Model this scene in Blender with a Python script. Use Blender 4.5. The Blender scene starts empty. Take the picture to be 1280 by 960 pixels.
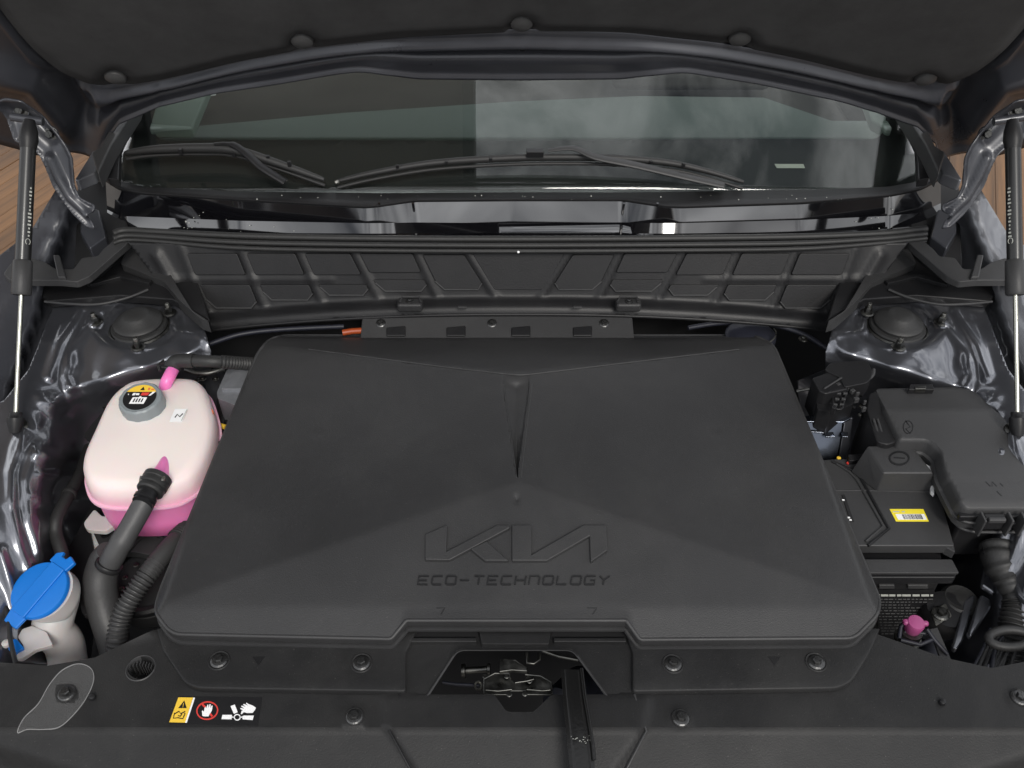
import bpy, bmesh, math, random
import numpy as np
from mathutils import Vector, Matrix
random.seed(4); np.random.seed(4)
SC = bpy.context.scene
COL = SC.collection
R = math.radians

# ---------------------------------------------------------------- camera, world, sun, exposure
CAMZ = 1.85; PITCH = R(42); F = 1138.0
cd = bpy.data.cameras.new('camera'); cam = bpy.data.objects.new('camera', cd); COL.objects.link(cam)
cd.sensor_width = 36; cd.lens = 36 * F / 1280; cd.clip_start = 0.01; cd.clip_end = 2000
cam.location = (0, 0, CAMZ); cam.rotation_euler = (R(90) - PITCH, 0, 0)
SC.camera = cam
SUN_EL, SUN_AZ = R(44), R(163)          # azimuth measured clockwise from +Y
w = bpy.data.worlds.new('World'); SC.world = w; w.use_nodes = True
nt = w.node_tree; bg = nt.nodes['Background']
sky = nt.nodes.new('ShaderNodeTexSky'); sky.sky_type = 'NISHITA'; sky.sun_disc = False
sky.sun_elevation = SUN_EL; sky.sun_rotation = SUN_AZ; sky.air_density = 1.0; sky.dust_density = 2.0
tc = nt.nodes.new('ShaderNodeTexCoord')
mp = nt.nodes.new('ShaderNodeMapping'); mp.inputs['Scale'].default_value = (1, 1, 1.6); mp.inputs['Location'].default_value = (0.37, 0.2, 0.1)
no = nt.nodes.new('ShaderNodeTexNoise'); no.inputs['Scale'].default_value = 5.5; no.inputs['Detail'].default_value = 9; no.inputs['Roughness'].default_value = 0.60; no.inputs['Distortion'].default_value = 0.8
cr = nt.nodes.new('ShaderNodeValToRGB'); cr.color_ramp.elements[0].position = 0.36; cr.color_ramp.elements[1].position = 0.64
cr.color_ramp.elements[0].color = (2.2, 2.4, 2.8, 1); cr.color_ramp.elements[1].color = (24.5, 24.7, 25.2, 1)
mx = nt.nodes.new('ShaderNodeMixRGB'); mx.inputs[0].default_value = 0.88
nt.links.new(tc.outputs['Generated'], mp.inputs[0]); nt.links.new(mp.outputs[0], no.inputs[0]); nt.links.new(no.outputs[0], cr.inputs[0])
nt.links.new(sky.outputs[0], mx.inputs[1]); nt.links.new(cr.outputs[0], mx.inputs[2]); nt.links.new(mx.outputs[0], bg.inputs[0])
bg.inputs[1].default_value = 0.085
sl = bpy.data.lights.new('sun', 'SUN'); sl.energy = 2.1; sl.angle = R(18); sl.color = (1, .96, .9)
so = bpy.data.objects.new('sun', sl); COL.objects.link(so)
sd = Vector((math.sin(SUN_AZ) * math.cos(SUN_EL), math.cos(SUN_AZ) * math.cos(SUN_EL), math.sin(SUN_EL)))
so.rotation_euler = sd.to_track_quat('Z', 'Y').to_euler()
SC.view_settings.view_transform = 'Standard'; SC.view_settings.look = 'None'
SC.view_settings.exposure = 0.06; SC.view_settings.gamma = 1
SC.render.engine = 'CYCLES'

# ---------------------------------------------------------------- rays: where a sight line meets a surface
cP, sP = math.cos(PITCH), math.sin(PITCH)
CAM = np.array([0, 0, CAMZ])
def rays(u, v):
    u = np.asarray(u, float); v = np.asarray(v, float)
    a = (u - 640) / F; b = (480 - v) / F
    return np.stack([a, cP + b * sP, -sP + b * cP], -1)
def P(u, v, z):
    d = rays(u, v); t = (z - CAMZ) / d[..., 2]
    return CAM + d * t[..., None] if np.ndim(t) else CAM + d * t
def PY(u, v, y):
    d = rays(u, v); t = y / d[..., 1]
    return CAM + d * t[..., None] if np.ndim(t) else CAM + d * t
class Plane:
    def __init__(s, p, n): s.p = np.array(p, float); s.n = np.array(n, float) / np.linalg.norm(n)
    def hit(s, u, v):
        d = rays(u, v); t = ((s.p - CAM) @ s.n) / (d @ s.n)
        return CAM + d * t[..., None] if np.ndim(t) else CAM + d * t
def sm(x, a, b):
    t = np.clip((x - a) / (b - a), 0, 1); return t * t * (3 - 2 * t)

# ---------------------------------------------------------------- materials
MATS = {}
def mat(name, col, rough=.5, metal=0, coat=0, nscale=60, nstr=0, var=0, rvar=0, sub=0, spec=.5, vscale=6, coat_r=.05, bdist=.001):
    m = bpy.data.materials.new(name); m.use_nodes = True; MATS[name] = m
    n = m.node_tree; b = n.nodes['Principled BSDF']; L = n.links.new
    b.inputs['Base Color'].default_value = (*col, 1); b.inputs['Roughness'].default_value = rough
    b.inputs['Metallic'].default_value = metal; b.inputs['Coat Weight'].default_value = coat; b.inputs['Coat Roughness'].default_value = coat_r
    b.inputs['Specular IOR Level'].default_value = spec
    if sub:
        b.inputs['Subsurface Weight'].default_value = sub; b.inputs['Subsurface Scale'].default_value = .02
    t = n.nodes.new('ShaderNodeTexCoord')
    if nstr:
        x = n.nodes.new('ShaderNodeTexNoise'); x.inputs['Scale'].default_value = nscale; x.inputs['Detail'].default_value = 3
        bp = n.nodes.new('ShaderNodeBump'); bp.inputs['Strength'].default_value = nstr; bp.inputs['Distance'].default_value = bdist
        L(t.outputs['Object'], x.inputs[0]); L(x.outputs[0], bp.inputs['Height']); L(bp.outputs[0], b.inputs['Normal'])
    if var or rvar:
        x = n.nodes.new('ShaderNodeTexNoise'); x.inputs['Scale'].default_value = vscale; x.inputs['Detail'].default_value = 6; x.inputs['Roughness'].default_value = .65
        L(t.outputs['Object'], x.inputs[0])
        if var:
            r_ = n.nodes.new('ShaderNodeMapRange'); r_.inputs['From Min'].default_value = .3; r_.inputs['From Max'].default_value = .7
            r_.inputs['To Min'].default_value = 1 - var; r_.inputs['To Max'].default_value = 1 + var
            mm = n.nodes.new('ShaderNodeVectorMath'); mm.operation = 'SCALE'; mm.inputs[0].default_value = col
            L(x.outputs[0], r_.inputs[0]); L(r_.outputs[0], mm.inputs['Scale']); L(mm.outputs[0], b.inputs['Base Color'])
        if rvar:
            r_ = n.nodes.new('ShaderNodeMapRange'); r_.inputs['From Min'].default_value = .3; r_.inputs['From Max'].default_value = .7
            r_.inputs['To Min'].default_value = max(.01, rough - rvar); r_.inputs['To Max'].default_value = rough + rvar
            L(x.outputs[0], r_.inputs[0]); L(r_.outputs[0], b.inputs['Roughness'])
    return m
def dusty(m, specks=.5, film=.012):              # sparse pale dust specks and a thin uneven dust film
    n = m.node_tree; b = n.nodes['Principled BSDF']; L = n.links.new; t = n.nodes.new('ShaderNodeTexCoord')
    src = b.inputs['Base Color'].links[0].from_socket if b.inputs['Base Color'].links else None
    a = n.nodes.new('ShaderNodeTexNoise'); a.inputs['Scale'].default_value = 620; a.inputs['Detail'].default_value = 1; L(t.outputs['Object'], a.inputs[0])
    r1 = n.nodes.new('ShaderNodeMapRange'); r1.inputs['From Min'].default_value = .74; r1.inputs['From Max'].default_value = .84; r1.inputs['To Max'].default_value = specks; L(a.outputs[0], r1.inputs[0])
    c = n.nodes.new('ShaderNodeTexNoise'); c.inputs['Scale'].default_value = 5; c.inputs['Detail'].default_value = 8; c.inputs['Roughness'].default_value = .7; c.inputs['Distortion'].default_value = .6; L(t.outputs['Object'], c.inputs[0])
    r2 = n.nodes.new('ShaderNodeMapRange'); r2.inputs['From Min'].default_value = .45; r2.inputs['From Max'].default_value = .8; r2.inputs['To Max'].default_value = film * 6; L(c.outputs[0], r2.inputs[0])
    ad = n.nodes.new('ShaderNodeMath'); ad.operation = 'ADD'; L(r1.outputs[0], ad.inputs[0]); L(r2.outputs[0], ad.inputs[1])
    mx = n.nodes.new('ShaderNodeMixRGB'); mx.inputs[2].default_value = (.16, .155, .145, 1); L(ad.outputs[0], mx.inputs[0])
    if src: L(src, mx.inputs[1])
    else: mx.inputs[1].default_value = b.inputs['Base Color'].default_value
    L(mx.outputs[0], b.inputs['Base Color']); return m
PL = dusty(mat('moulded_black_plastic', (.030, .030, .031), .42, spec=.30, nscale=700, nstr=.5, var=.10, rvar=.07, bdist=.0006))
PL2 = dusty(mat('shroud_black_plastic', (.017, .017, .0175), .50, spec=.22, nscale=600, nstr=.5, var=.14, rvar=.06, vscale=9, bdist=.0006), .6, .014)
PLD = dusty(mat('dark_plastic', (.011, .011, .012), .42, spec=.28, nscale=500, nstr=.2, var=.12), .3, .008)
PLG = dusty(mat('grey_black_plastic', (.037, .037, .038), .46, spec=.35, nscale=600, nstr=.4, var=.1, bdist=.0006), .4, .01)
RUB = mat('black_rubber', (.018, .018, .018), .55, nscale=400, nstr=.3, var=.15)
HOSE = mat('grey_rubber_hose', (.045, .045, .046), .5, nscale=300, nstr=.25, var=.15)
GLOSS = mat('gloss_black_plastic', (.004, .004, .005), .05, coat=1, rvar=.02, vscale=12); GLOSS.node_tree.nodes['Principled BSDF'].inputs['Coat IOR'].default_value = 1.8; GLOSS.node_tree.nodes['Principled BSDF'].inputs['IOR'].default_value = 1.5
FELT = mat('bonnet_felt', (.055, .055, .0555), .95, nscale=1500, nstr=.6, var=.16, vscale=14, spec=.1)
PAINT = mat('interstellar_grey_paint', (.14, .145, .163), .28, metal=.8, coat=1, coat_r=.06, nscale=18, nstr=.08, var=.12, bdist=.002)
PAINT.node_tree.nodes['Principled BSDF'].inputs['Coat IOR'].default_value = 1.6
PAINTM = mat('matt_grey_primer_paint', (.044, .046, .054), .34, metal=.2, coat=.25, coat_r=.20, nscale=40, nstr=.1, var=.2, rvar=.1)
STEEL = mat('zinc_steel', (.30, .295, .27), .32, metal=1, nscale=80, nstr=.2, var=.25, rvar=.12, vscale=90)
STEELD = mat('dark_steel', (.10, .10, .095), .38, metal=1, nscale=80, nstr=.3, var=.4, rvar=.15, vscale=60)
BOLT = mat('black_bolt_steel', (.09, .09, .09), .35, metal=.9, nscale=200, nstr=.3, var=.3, vscale=80)
ALU = mat('cast_aluminium', (.30, .31, .33), .5, metal=.7, nscale=200, nstr=.5, var=.15, vscale=50)
CHROME = mat('bright_bracket_steel', (.22, .24, .28), .2, metal=1, nscale=12, nstr=.2, var=.15)
ROD = mat('polished_rod', (.40, .40, .35), .22, metal=1)
WHITE = mat('white_label', (.84, .84, .84), .5)
TICK = mat('pale_print', (.45, .46, .42), .6)
YEL = mat('yellow_label', (.80, .52, .05), .45)
YELB = mat('bright_yellow_label', (.80, .66, .03), .4)
RED = mat('red_print', (.62, .05, .04), .45)
BLK = mat('black_label', (.012, .012, .013), .35)
BLUE = mat('blue_plastic', (.003, .15, .54), .38, nscale=500, nstr=.1, var=.06)
PINK = mat('pink_plastic', (.30, .055, .17), .4, var=.1)
PINKT = mat('pink_coolant_tube', (.82, .20, .50), .35, sub=.3)
GREYCAP = mat('grey_cap_plastic', (.20, .225, .235), .42, nscale=500, nstr=.15, var=.05)
NECK = mat('milky_plastic', (.52, .49, .48), .42, sub=.25, nscale=60, nstr=.1, var=.08, vscale=20)
ORANGE = mat('orange_cable', (.30, .05, .01), .45)
ORST = mat('orange_sticker', (.70, .16, .06), .45)
DARK = mat('underbody_black', (.006, .006, .007), .8)
BLOCK = mat('dark_blue_machinery', (.010, .011, .018), .5, nscale=40, nstr=.6, var=.5, vscale=14)
FRIT = mat('ceramic_frit', (.014, .014, .015), .7)
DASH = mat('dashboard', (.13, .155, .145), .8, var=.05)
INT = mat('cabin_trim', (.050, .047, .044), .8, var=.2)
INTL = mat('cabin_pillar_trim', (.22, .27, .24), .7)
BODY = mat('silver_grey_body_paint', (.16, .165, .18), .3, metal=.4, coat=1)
SOFF = mat('soffit_brown', (.42, .39, .36), .7)
CONC = mat('concrete', (.25, .23, .21), .85, nscale=30, nstr=.4, var=.2)
FOAM = mat('grey_foam', (.10, .10, .10), .9)
FILMEDGE = mat('pale_film_edge', (.22, .22, .22), .5)  # even pale grey for the line round the film
def wood():
    m = mat('brown_timber', (.17, .075, .032), .6)
    n = m.node_tree; b = n.nodes['Principled BSDF']; L = n.links.new
    t = n.nodes.new('ShaderNodeTexCoord'); mp = n.nodes.new('ShaderNodeMapping'); mp.inputs['Scale'].default_value = (30, 1.2, 30)
    x = n.nodes.new('ShaderNodeTexNoise'); x.inputs['Scale'].default_value = 1.5; x.inputs['Detail'].default_value = 5
    c = n.nodes.new('ShaderNodeValToRGB'); c.color_ramp.elements[0].position = .3; c.color_ramp.elements[1].position = .7
    c.color_ramp.elements[0].color = (.080, .042, .018, 1); c.color_ramp.elements[1].color = (.19, .095, .036, 1)
    oi = n.nodes.new('ShaderNodeObjectInfo'); mr = n.nodes.new('ShaderNodeMapRange'); mr.inputs['To Min'].default_value = .65; mr.inputs['To Max'].default_value = 1.35
    vm = n.nodes.new('ShaderNodeVectorMath'); vm.operation = 'SCALE'
    L(t.outputs['Object'], mp.inputs[0]); L(mp.outputs[0], x.inputs[0]); L(x.outputs[0], c.inputs[0])
    L(oi.outputs['Random'], mr.inputs[0]); L(c.outputs[0], vm.inputs[0]); L(mr.outputs[0], vm.inputs['Scale']); L(vm.outputs[0], b.inputs['Base Color'])
    return m
WOOD = wood()
def tankmat():                                    # translucent tank: pink coolant shows below the fill line
    m = mat('translucent_tank', (.78, .70, .66), .38, sub=.35)
    n = m.node_tree; b = n.nodes['Principled BSDF']; L = n.links.new
    t = n.nodes.new('ShaderNodeTexCoord'); s = n.nodes.new('ShaderNodeSeparateXYZ'); L(t.outputs['Object'], s.inputs[0])
    x = n.nodes.new('ShaderNodeTexNoise'); x.inputs['Scale'].default_value = 14; L(t.outputs['Object'], x.inputs[0])
    a = n.nodes.new('ShaderNodeMath'); a.operation = 'MULTIPLY_ADD'; a.inputs[1].default_value = .014; L(x.outputs[0], a.inputs[0]); L(s.outputs[2], a.inputs[2])
    mr = n.nodes.new('ShaderNodeMapRange'); mr.inputs['From Min'].default_value = -.085; mr.inputs['From Max'].default_value = .030; L(a.outputs[0], mr.inputs[0])
    c = n.nodes.new('ShaderNodeValToRGB'); L(mr.outputs[0], c.inputs[0])
    e = c.color_ramp.elements; e[0].position = 0; e[0].color = (.90, .20, .50, 1); e[1].position = 1; e[1].color = (.80, .74, .69, 1)
    for p, k in ((.47, (.90, .28, .56, 1)), (.60, (.84, .44, .56, 1)), (.76, (.81, .64, .65, 1))):
        q = e.new(p); q.color = k
    L(c.outputs[0], b.inputs['Base Color']); return m
TANK = tankmat()
def glassmat():
    m = bpy.data.materials.new('windscreen_glass'); m.use_nodes = True; n = m.node_tree; n.nodes.clear(); L = n.links.new
    o = n.nodes.new('ShaderNodeOutputMaterial'); mx = n.nodes.new('ShaderNodeMixShader'); f = n.nodes.new('ShaderNodeFresnel'); f.inputs[0].default_value = 1.52
    ge = n.nodes.new('ShaderNodeNewGeometry'); mr = n.nodes.new('ShaderNodeMapRange'); mr.inputs['To Min'].default_value = 1.52; mr.inputs['To Max'].default_value = 1 / 1.52; L(ge.outputs['Backfacing'], mr.inputs[0]); L(mr.outputs[0], f.inputs[0])
    tr = n.nodes.new('ShaderNodeBsdfTransparent'); tr.inputs[0].default_value = (.80, .83, .81, 1)
    gl = n.nodes.new('ShaderNodeBsdfGlossy'); gl.inputs['Roughness'].default_value = .015
    L(f.outputs[0], mx.inputs[0]); L(tr.outputs[0], mx.inputs[1]); L(gl.outputs[0], mx.inputs[2]); L(mx.outputs[0], o.inputs[0]); return m
GLASS = glassmat()
def filmmat():
    m = bpy.data.materials.new('clear_film'); m.use_nodes = True; n = m.node_tree; n.nodes.clear(); L = n.links.new
    o = n.nodes.new('ShaderNodeOutputMaterial'); mx = n.nodes.new('ShaderNodeMixShader'); mx.inputs[0].default_value = .075
    tr = n.nodes.new('ShaderNodeBsdfTransparent'); gl = n.nodes.new('ShaderNodeBsdfDiffuse')
    gl.inputs[0].default_value = (.35, .35, .35, 1)
    L(tr.outputs[0], mx.inputs[1]); L(gl.outputs[0], mx.inputs[2]); L(mx.outputs[0], o.inputs[0]); return m
FILM = filmmat()

# ---------------------------------------------------------------- object helpers
def tag(o, label=None, cat=None, group=None, kind=None):
    if label: o['label'] = label
    if cat: o['category'] = cat
    if group: o['group'] = group
    if kind: o['kind'] = kind
    return o
def thing(name, label, cat, loc, group=None):
    o = bpy.data.objects.new(name, None); o.empty_display_size = .02; COL.objects.link(o); o.location = tuple(float(c) for c in loc)
    return tag(o, label, cat, group)
def base(parent):
    b = np.zeros(3); p = parent
    while p is not None:
        b += np.array(p.location); p = p.parent
    return b
def obj(name, verts, faces, m, parent=None, smooth=True, bevel=0, seg=2, solid=0, angle=35, label=None, sub=0):
    me = bpy.data.meshes.new(name)
    v = np.asarray(verts, float)
    b = base(parent)
    me.from_pydata((v - b).tolist(), [], [list(map(int, f)) for f in faces]); me.validate()
    bm = bmesh.new(); bm.from_mesh(me); bmesh.ops.remove_doubles(bm, verts=bm.verts, dist=1e-6)
    bmesh.ops.recalc_face_normals(bm, faces=bm.faces); bm.to_mesh(me); bm.free()
    me.materials.append(m)
    o = bpy.data.objects.new(name, me); COL.objects.link(o)
    if parent: o.parent = parent
    if solid:
        s = o.modifiers.new('thick', 'SOLIDIFY'); s.thickness = solid; s.offset = 0
    if bevel:
        s = o.modifiers.new('edge', 'BEVEL'); s.width = bevel; s.segments = seg; s.limit_method = 'ANGLE'; s.angle_limit = R(30); s.harden_normals = True
    if sub:
        s = o.modifiers.new('sub', 'SUBSURF'); s.levels = s.render_levels = sub
    if smooth:
        me.polygons.foreach_set('use_smooth', [True] * len(me.polygons))
        if not sub: me.set_sharp_from_angle(angle=R(angle))
    if label: o['label'] = label
    return o
def roundpoly(pts, r, n=4):
    out = []; N = len(pts)
    for i in range(N):
        p0, p1, p2 = (np.array(pts[j % N], float) for j in (i - 1, i, i + 1))
        a = p0 - p1; b = p2 - p1; la, lb = np.linalg.norm(a), np.linalg.norm(b)
        rr = min(r[i] if hasattr(r, '__len__') else r, la * .45, lb * .45)
        if rr < 1e-9: out.append(tuple(p1)); continue
        s, e = p1 + a / la * rr, p1 + b / lb * rr
        for k in range(n + 1):
            t = k / n; out.append(tuple((1 - t) ** 2 * s + 2 * t * (1 - t) * p1 + t * t * e))
    return out
def catmull(pts, n=8, closed=False):
    p = [np.array(q, float) for q in pts]; out = []; N = len(p)
    rng = range(N) if closed else range(N - 1)
    for i in rng:
        g = (lambda j: p[j % N]) if closed else (lambda j: p[min(max(j, 0), N - 1)])
        a, b, c, d = g(i - 1), g(i), g(i + 1), g(i + 2)
        for k in range(n):
            t = k / n
            out.append(.5 * ((2 * b) + (c - a) * t + (2 * a - 5 * b + 4 * c - d) * t * t + (3 * b - a - 3 * c + d) * t ** 3))
    if not closed: out.append(p[-1])
    return np.array(out)
def extr(name, top, vec, m, parent=None, bevel=.0015, seg=2, **k):       # closed slab: top loop pushed along vec
    top = np.asarray(top, float); n = len(top); bot = top + np.asarray(vec, float)
    v = np.vstack([top, bot]); f = [list(range(n)), list(range(2 * n - 1, n - 1, -1))]
    f += [[i, (i + 1) % n, n + (i + 1) % n, n + i] for i in range(n)]
    return obj(name, v, f, m, parent, bevel=bevel, seg=seg, **k)
def prism(name, px, z1, z0, m, parent=None, r=0, bevel=.0015, **k):
    if r is not None and (hasattr(r, '__len__') or r > 0): px = roundpoly(px, r)
    a = np.array(px); return extr(name, P(a[:, 0], a[:, 1], z1), (0, 0, z0 - z1), m, parent, bevel=bevel, **k)
def pslab(name, px, pl, th, m, parent=None, r=0, lift=0, bevel=.0015, **k):   # slab lying on a plane, th deep below its face
    if r: px = roundpoly(px, r)
    a = np.array(px); return extr(name, pl.hit(a[:, 0], a[:, 1]) + pl.n * lift, -pl.n * th, m, parent, bevel=bevel, **k)
def tube_data(path, rad, seg=12, flat=1.0, cap=True):
    p = np.asarray(path, float); n = len(p); rad = np.full(n, rad) if np.ndim(rad) == 0 else np.asarray(rad)
    t = np.gradient(p, axis=0); t /= np.linalg.norm(t, axis=1)[:, None] + 1e-12
    up = np.array([0, 0, 1.]) if abs(t[0][2]) < .9 else np.array([1., 0, 0])
    v = []; nrm = np.cross(t[0], up); nrm /= np.linalg.norm(nrm)
    for i in range(n):
        nrm = nrm - t[i] * (nrm @ t[i]); nrm /= np.linalg.norm(nrm); bi = np.cross(t[i], nrm)
        for k in range(seg):
            a = 2 * math.pi * k / seg; v.append(p[i] + rad[i] * (math.cos(a) * nrm + flat * math.sin(a) * bi))
    f = [[i * seg + k, i * seg + (k + 1) % seg, (i + 1) * seg + (k + 1) % seg, (i + 1) * seg + k] for i in range(n - 1) for k in range(seg)]
    if cap: f += [list(range(seg))[::-1], [(n - 1) * seg + k for k in range(seg)]]
    return v, f
def tube(name, path, rad, m, parent=None, seg=14, **k):
    fl = k.pop('flat', 1.0); v, f = tube_data(path, rad, seg, fl); return obj(name, v, f, m, parent, angle=50, **k)
def resample(path, step):
    p = np.asarray(path, float); s = np.r_[0, np.cumsum(np.linalg.norm(np.diff(p, axis=0), axis=1))]
    n = max(2, int(s[-1] / step)); q = np.linspace(0, s[-1], n)
    return np.stack([np.interp(q, s, p[:, i]) for i in range(3)], 1), q
def corrugated(name, path, r, pitch, amp, m, parent=None, seg=16, rng=None, **k):
    p, s = resample(path, pitch / 5); rr = r + amp * np.clip(np.cos(2 * math.pi * s / pitch) * 1.6, -1, 1)
    if rng is not None:
        inside = (s / s[-1] > rng[0]) & (s / s[-1] < rng[1]); rr = np.where(inside, rr, r)
    return tube(name, p, rr, m, parent, seg, **k)
def frame(n):
    n = Vector(n).normalized(); q = n.to_track_quat('Z', 'Y'); return np.array(q.to_matrix())
def lathe_data(prof, o, n=(0, 0, 1), seg=24, lobes=0, amp=0, sx=1, sy=1, cap=True):
    M = frame(n); v = []; f = []
    for r, z in prof:
        for k in range(seg):
            a = 2 * math.pi * k / seg; rr = r * (1 + amp * (math.cos(a * lobes) > .2)) if lobes else r
            v.append(np.asarray(o) + M @ np.array([rr * math.cos(a) * sx, rr * math.sin(a) * sy, z]))
    N = len(prof)
    f = [[i * seg + k, i * seg + (k + 1) % seg, (i + 1) * seg + (k + 1) % seg, (i + 1) * seg + k] for i in range(N - 1) for k in range(seg)]
    if cap: f += [[k for k in range(seg)][::-1], [(N - 1) * seg + k for k in range(seg)]]
    return v, f
def lathe(name, prof, o, m, parent=None, n=(0, 0, 1), seg=24, angle=40, **k):
    kk = {q: k.pop(q) for q in ('lobes', 'amp', 'sx', 'sy', 'cap') if q in k}
    v, f = lathe_data(prof, o, n, seg, **kk); return obj(name, v, f, m, parent, angle=angle, **k)
def merge(parts):
    V = []; Fc = []
    for v, f in parts:
        b = len(V); V += [np.asarray(q, float) for q in v]; Fc += [[i + b for i in q] for q in f]
    return V, Fc
def box_data(c, s, n=(0, 0, 1), rot=0):
    M = frame(n) @ np.array(Matrix.Rotation(rot, 3, 'Z')); s = np.array(s) / 2; v = []
    for x in (-1, 1):
        for y in (-1, 1):
            for z in (-1, 1): v.append(np.asarray(c) + M @ (np.array([x, y, z]) * s))
    return v, [[0, 1, 3, 2], [4, 6, 7, 5], [0, 4, 5, 1], [2, 3, 7, 6], [0, 2, 6, 4], [1, 5, 7, 3]]
def box(name, c, s, m, parent=None, n=(0, 0, 1), rot=0, bevel=.001, **k):
    v, f = box_data(c, s, n, rot); return obj(name, v, f, m, parent, bevel=bevel, **k)
# bolts: flange washer + hex head + cross recess, meshes shared
_bm = {}
def bolt(parent, o, n=(0, 0, 1), s=.008, m=None, name='bolt', tall=1.0):
    m = m or BOLT; key = (round(s, 5), m.name, tall)
    if key not in _bm:
        parts = [lathe_data([(s * 1.25, 0), (s * 1.25, s * .10), (s * 1.0, s * .25), (s * .72, s * .3)], (0, 0, 0), seg=20),
                 lathe_data([(s * .66, s * .28), (s * .66, s * .75 * tall), (s * .56, s * .9 * tall)], (0, 0, 0), seg=6),
                 box_data((0, 0, s * .9 * tall), (s * .9, s * .16, s * .12)), box_data((0, 0, s * .9 * tall), (s * .16, s * .9, s * .118))]
        v, f = merge(parts); me = bpy.data.meshes.new(name); me.from_pydata([list(map(float, q)) for q in v], [], f); me.materials.append(m)
        _bm[key] = me
    ob = bpy.data.objects.new(name, _bm[key]); COL.objects.link(ob); ob.parent = parent
    ob.location = Vector(np.asarray(o, float) - base(parent))
    ob.rotation_euler = (Vector(n).to_track_quat('Z', 'Y').to_matrix() @ Matrix.Rotation(random.random() * 2, 3, 'Z')).to_euler()
    return ob
def inpoly(x, y, poly):
    c = np.zeros(len(x), bool); n = len(poly)
    for i in range(n):
        x1, y1 = poly[i]; x2, y2 = poly[(i + 1) % n]
        if y1 == y2: continue
        cond = ((y1 > y) != (y2 > y)) & (x < (x2 - x1) * (y - y1) / (y2 - y1) + x1); c ^= cond
    return c
def distpl(u, v, pl):                                # distance of many points to a polyline
    d = np.full(np.shape(u), 1e9)
    for (x1, y1), (x2, y2) in zip(pl[:-1], pl[1:]):
        L = (x2 - x1) ** 2 + (y2 - y1) ** 2 + 1e-9; t = np.clip(((u - x1) * (x2 - x1) + (v - y1) * (y2 - y1)) / L, 0, 1)
        d = np.minimum(d, np.hypot(u - x1 - t * (x2 - x1), v - y1 - t * (y2 - y1)))
    return d
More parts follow.
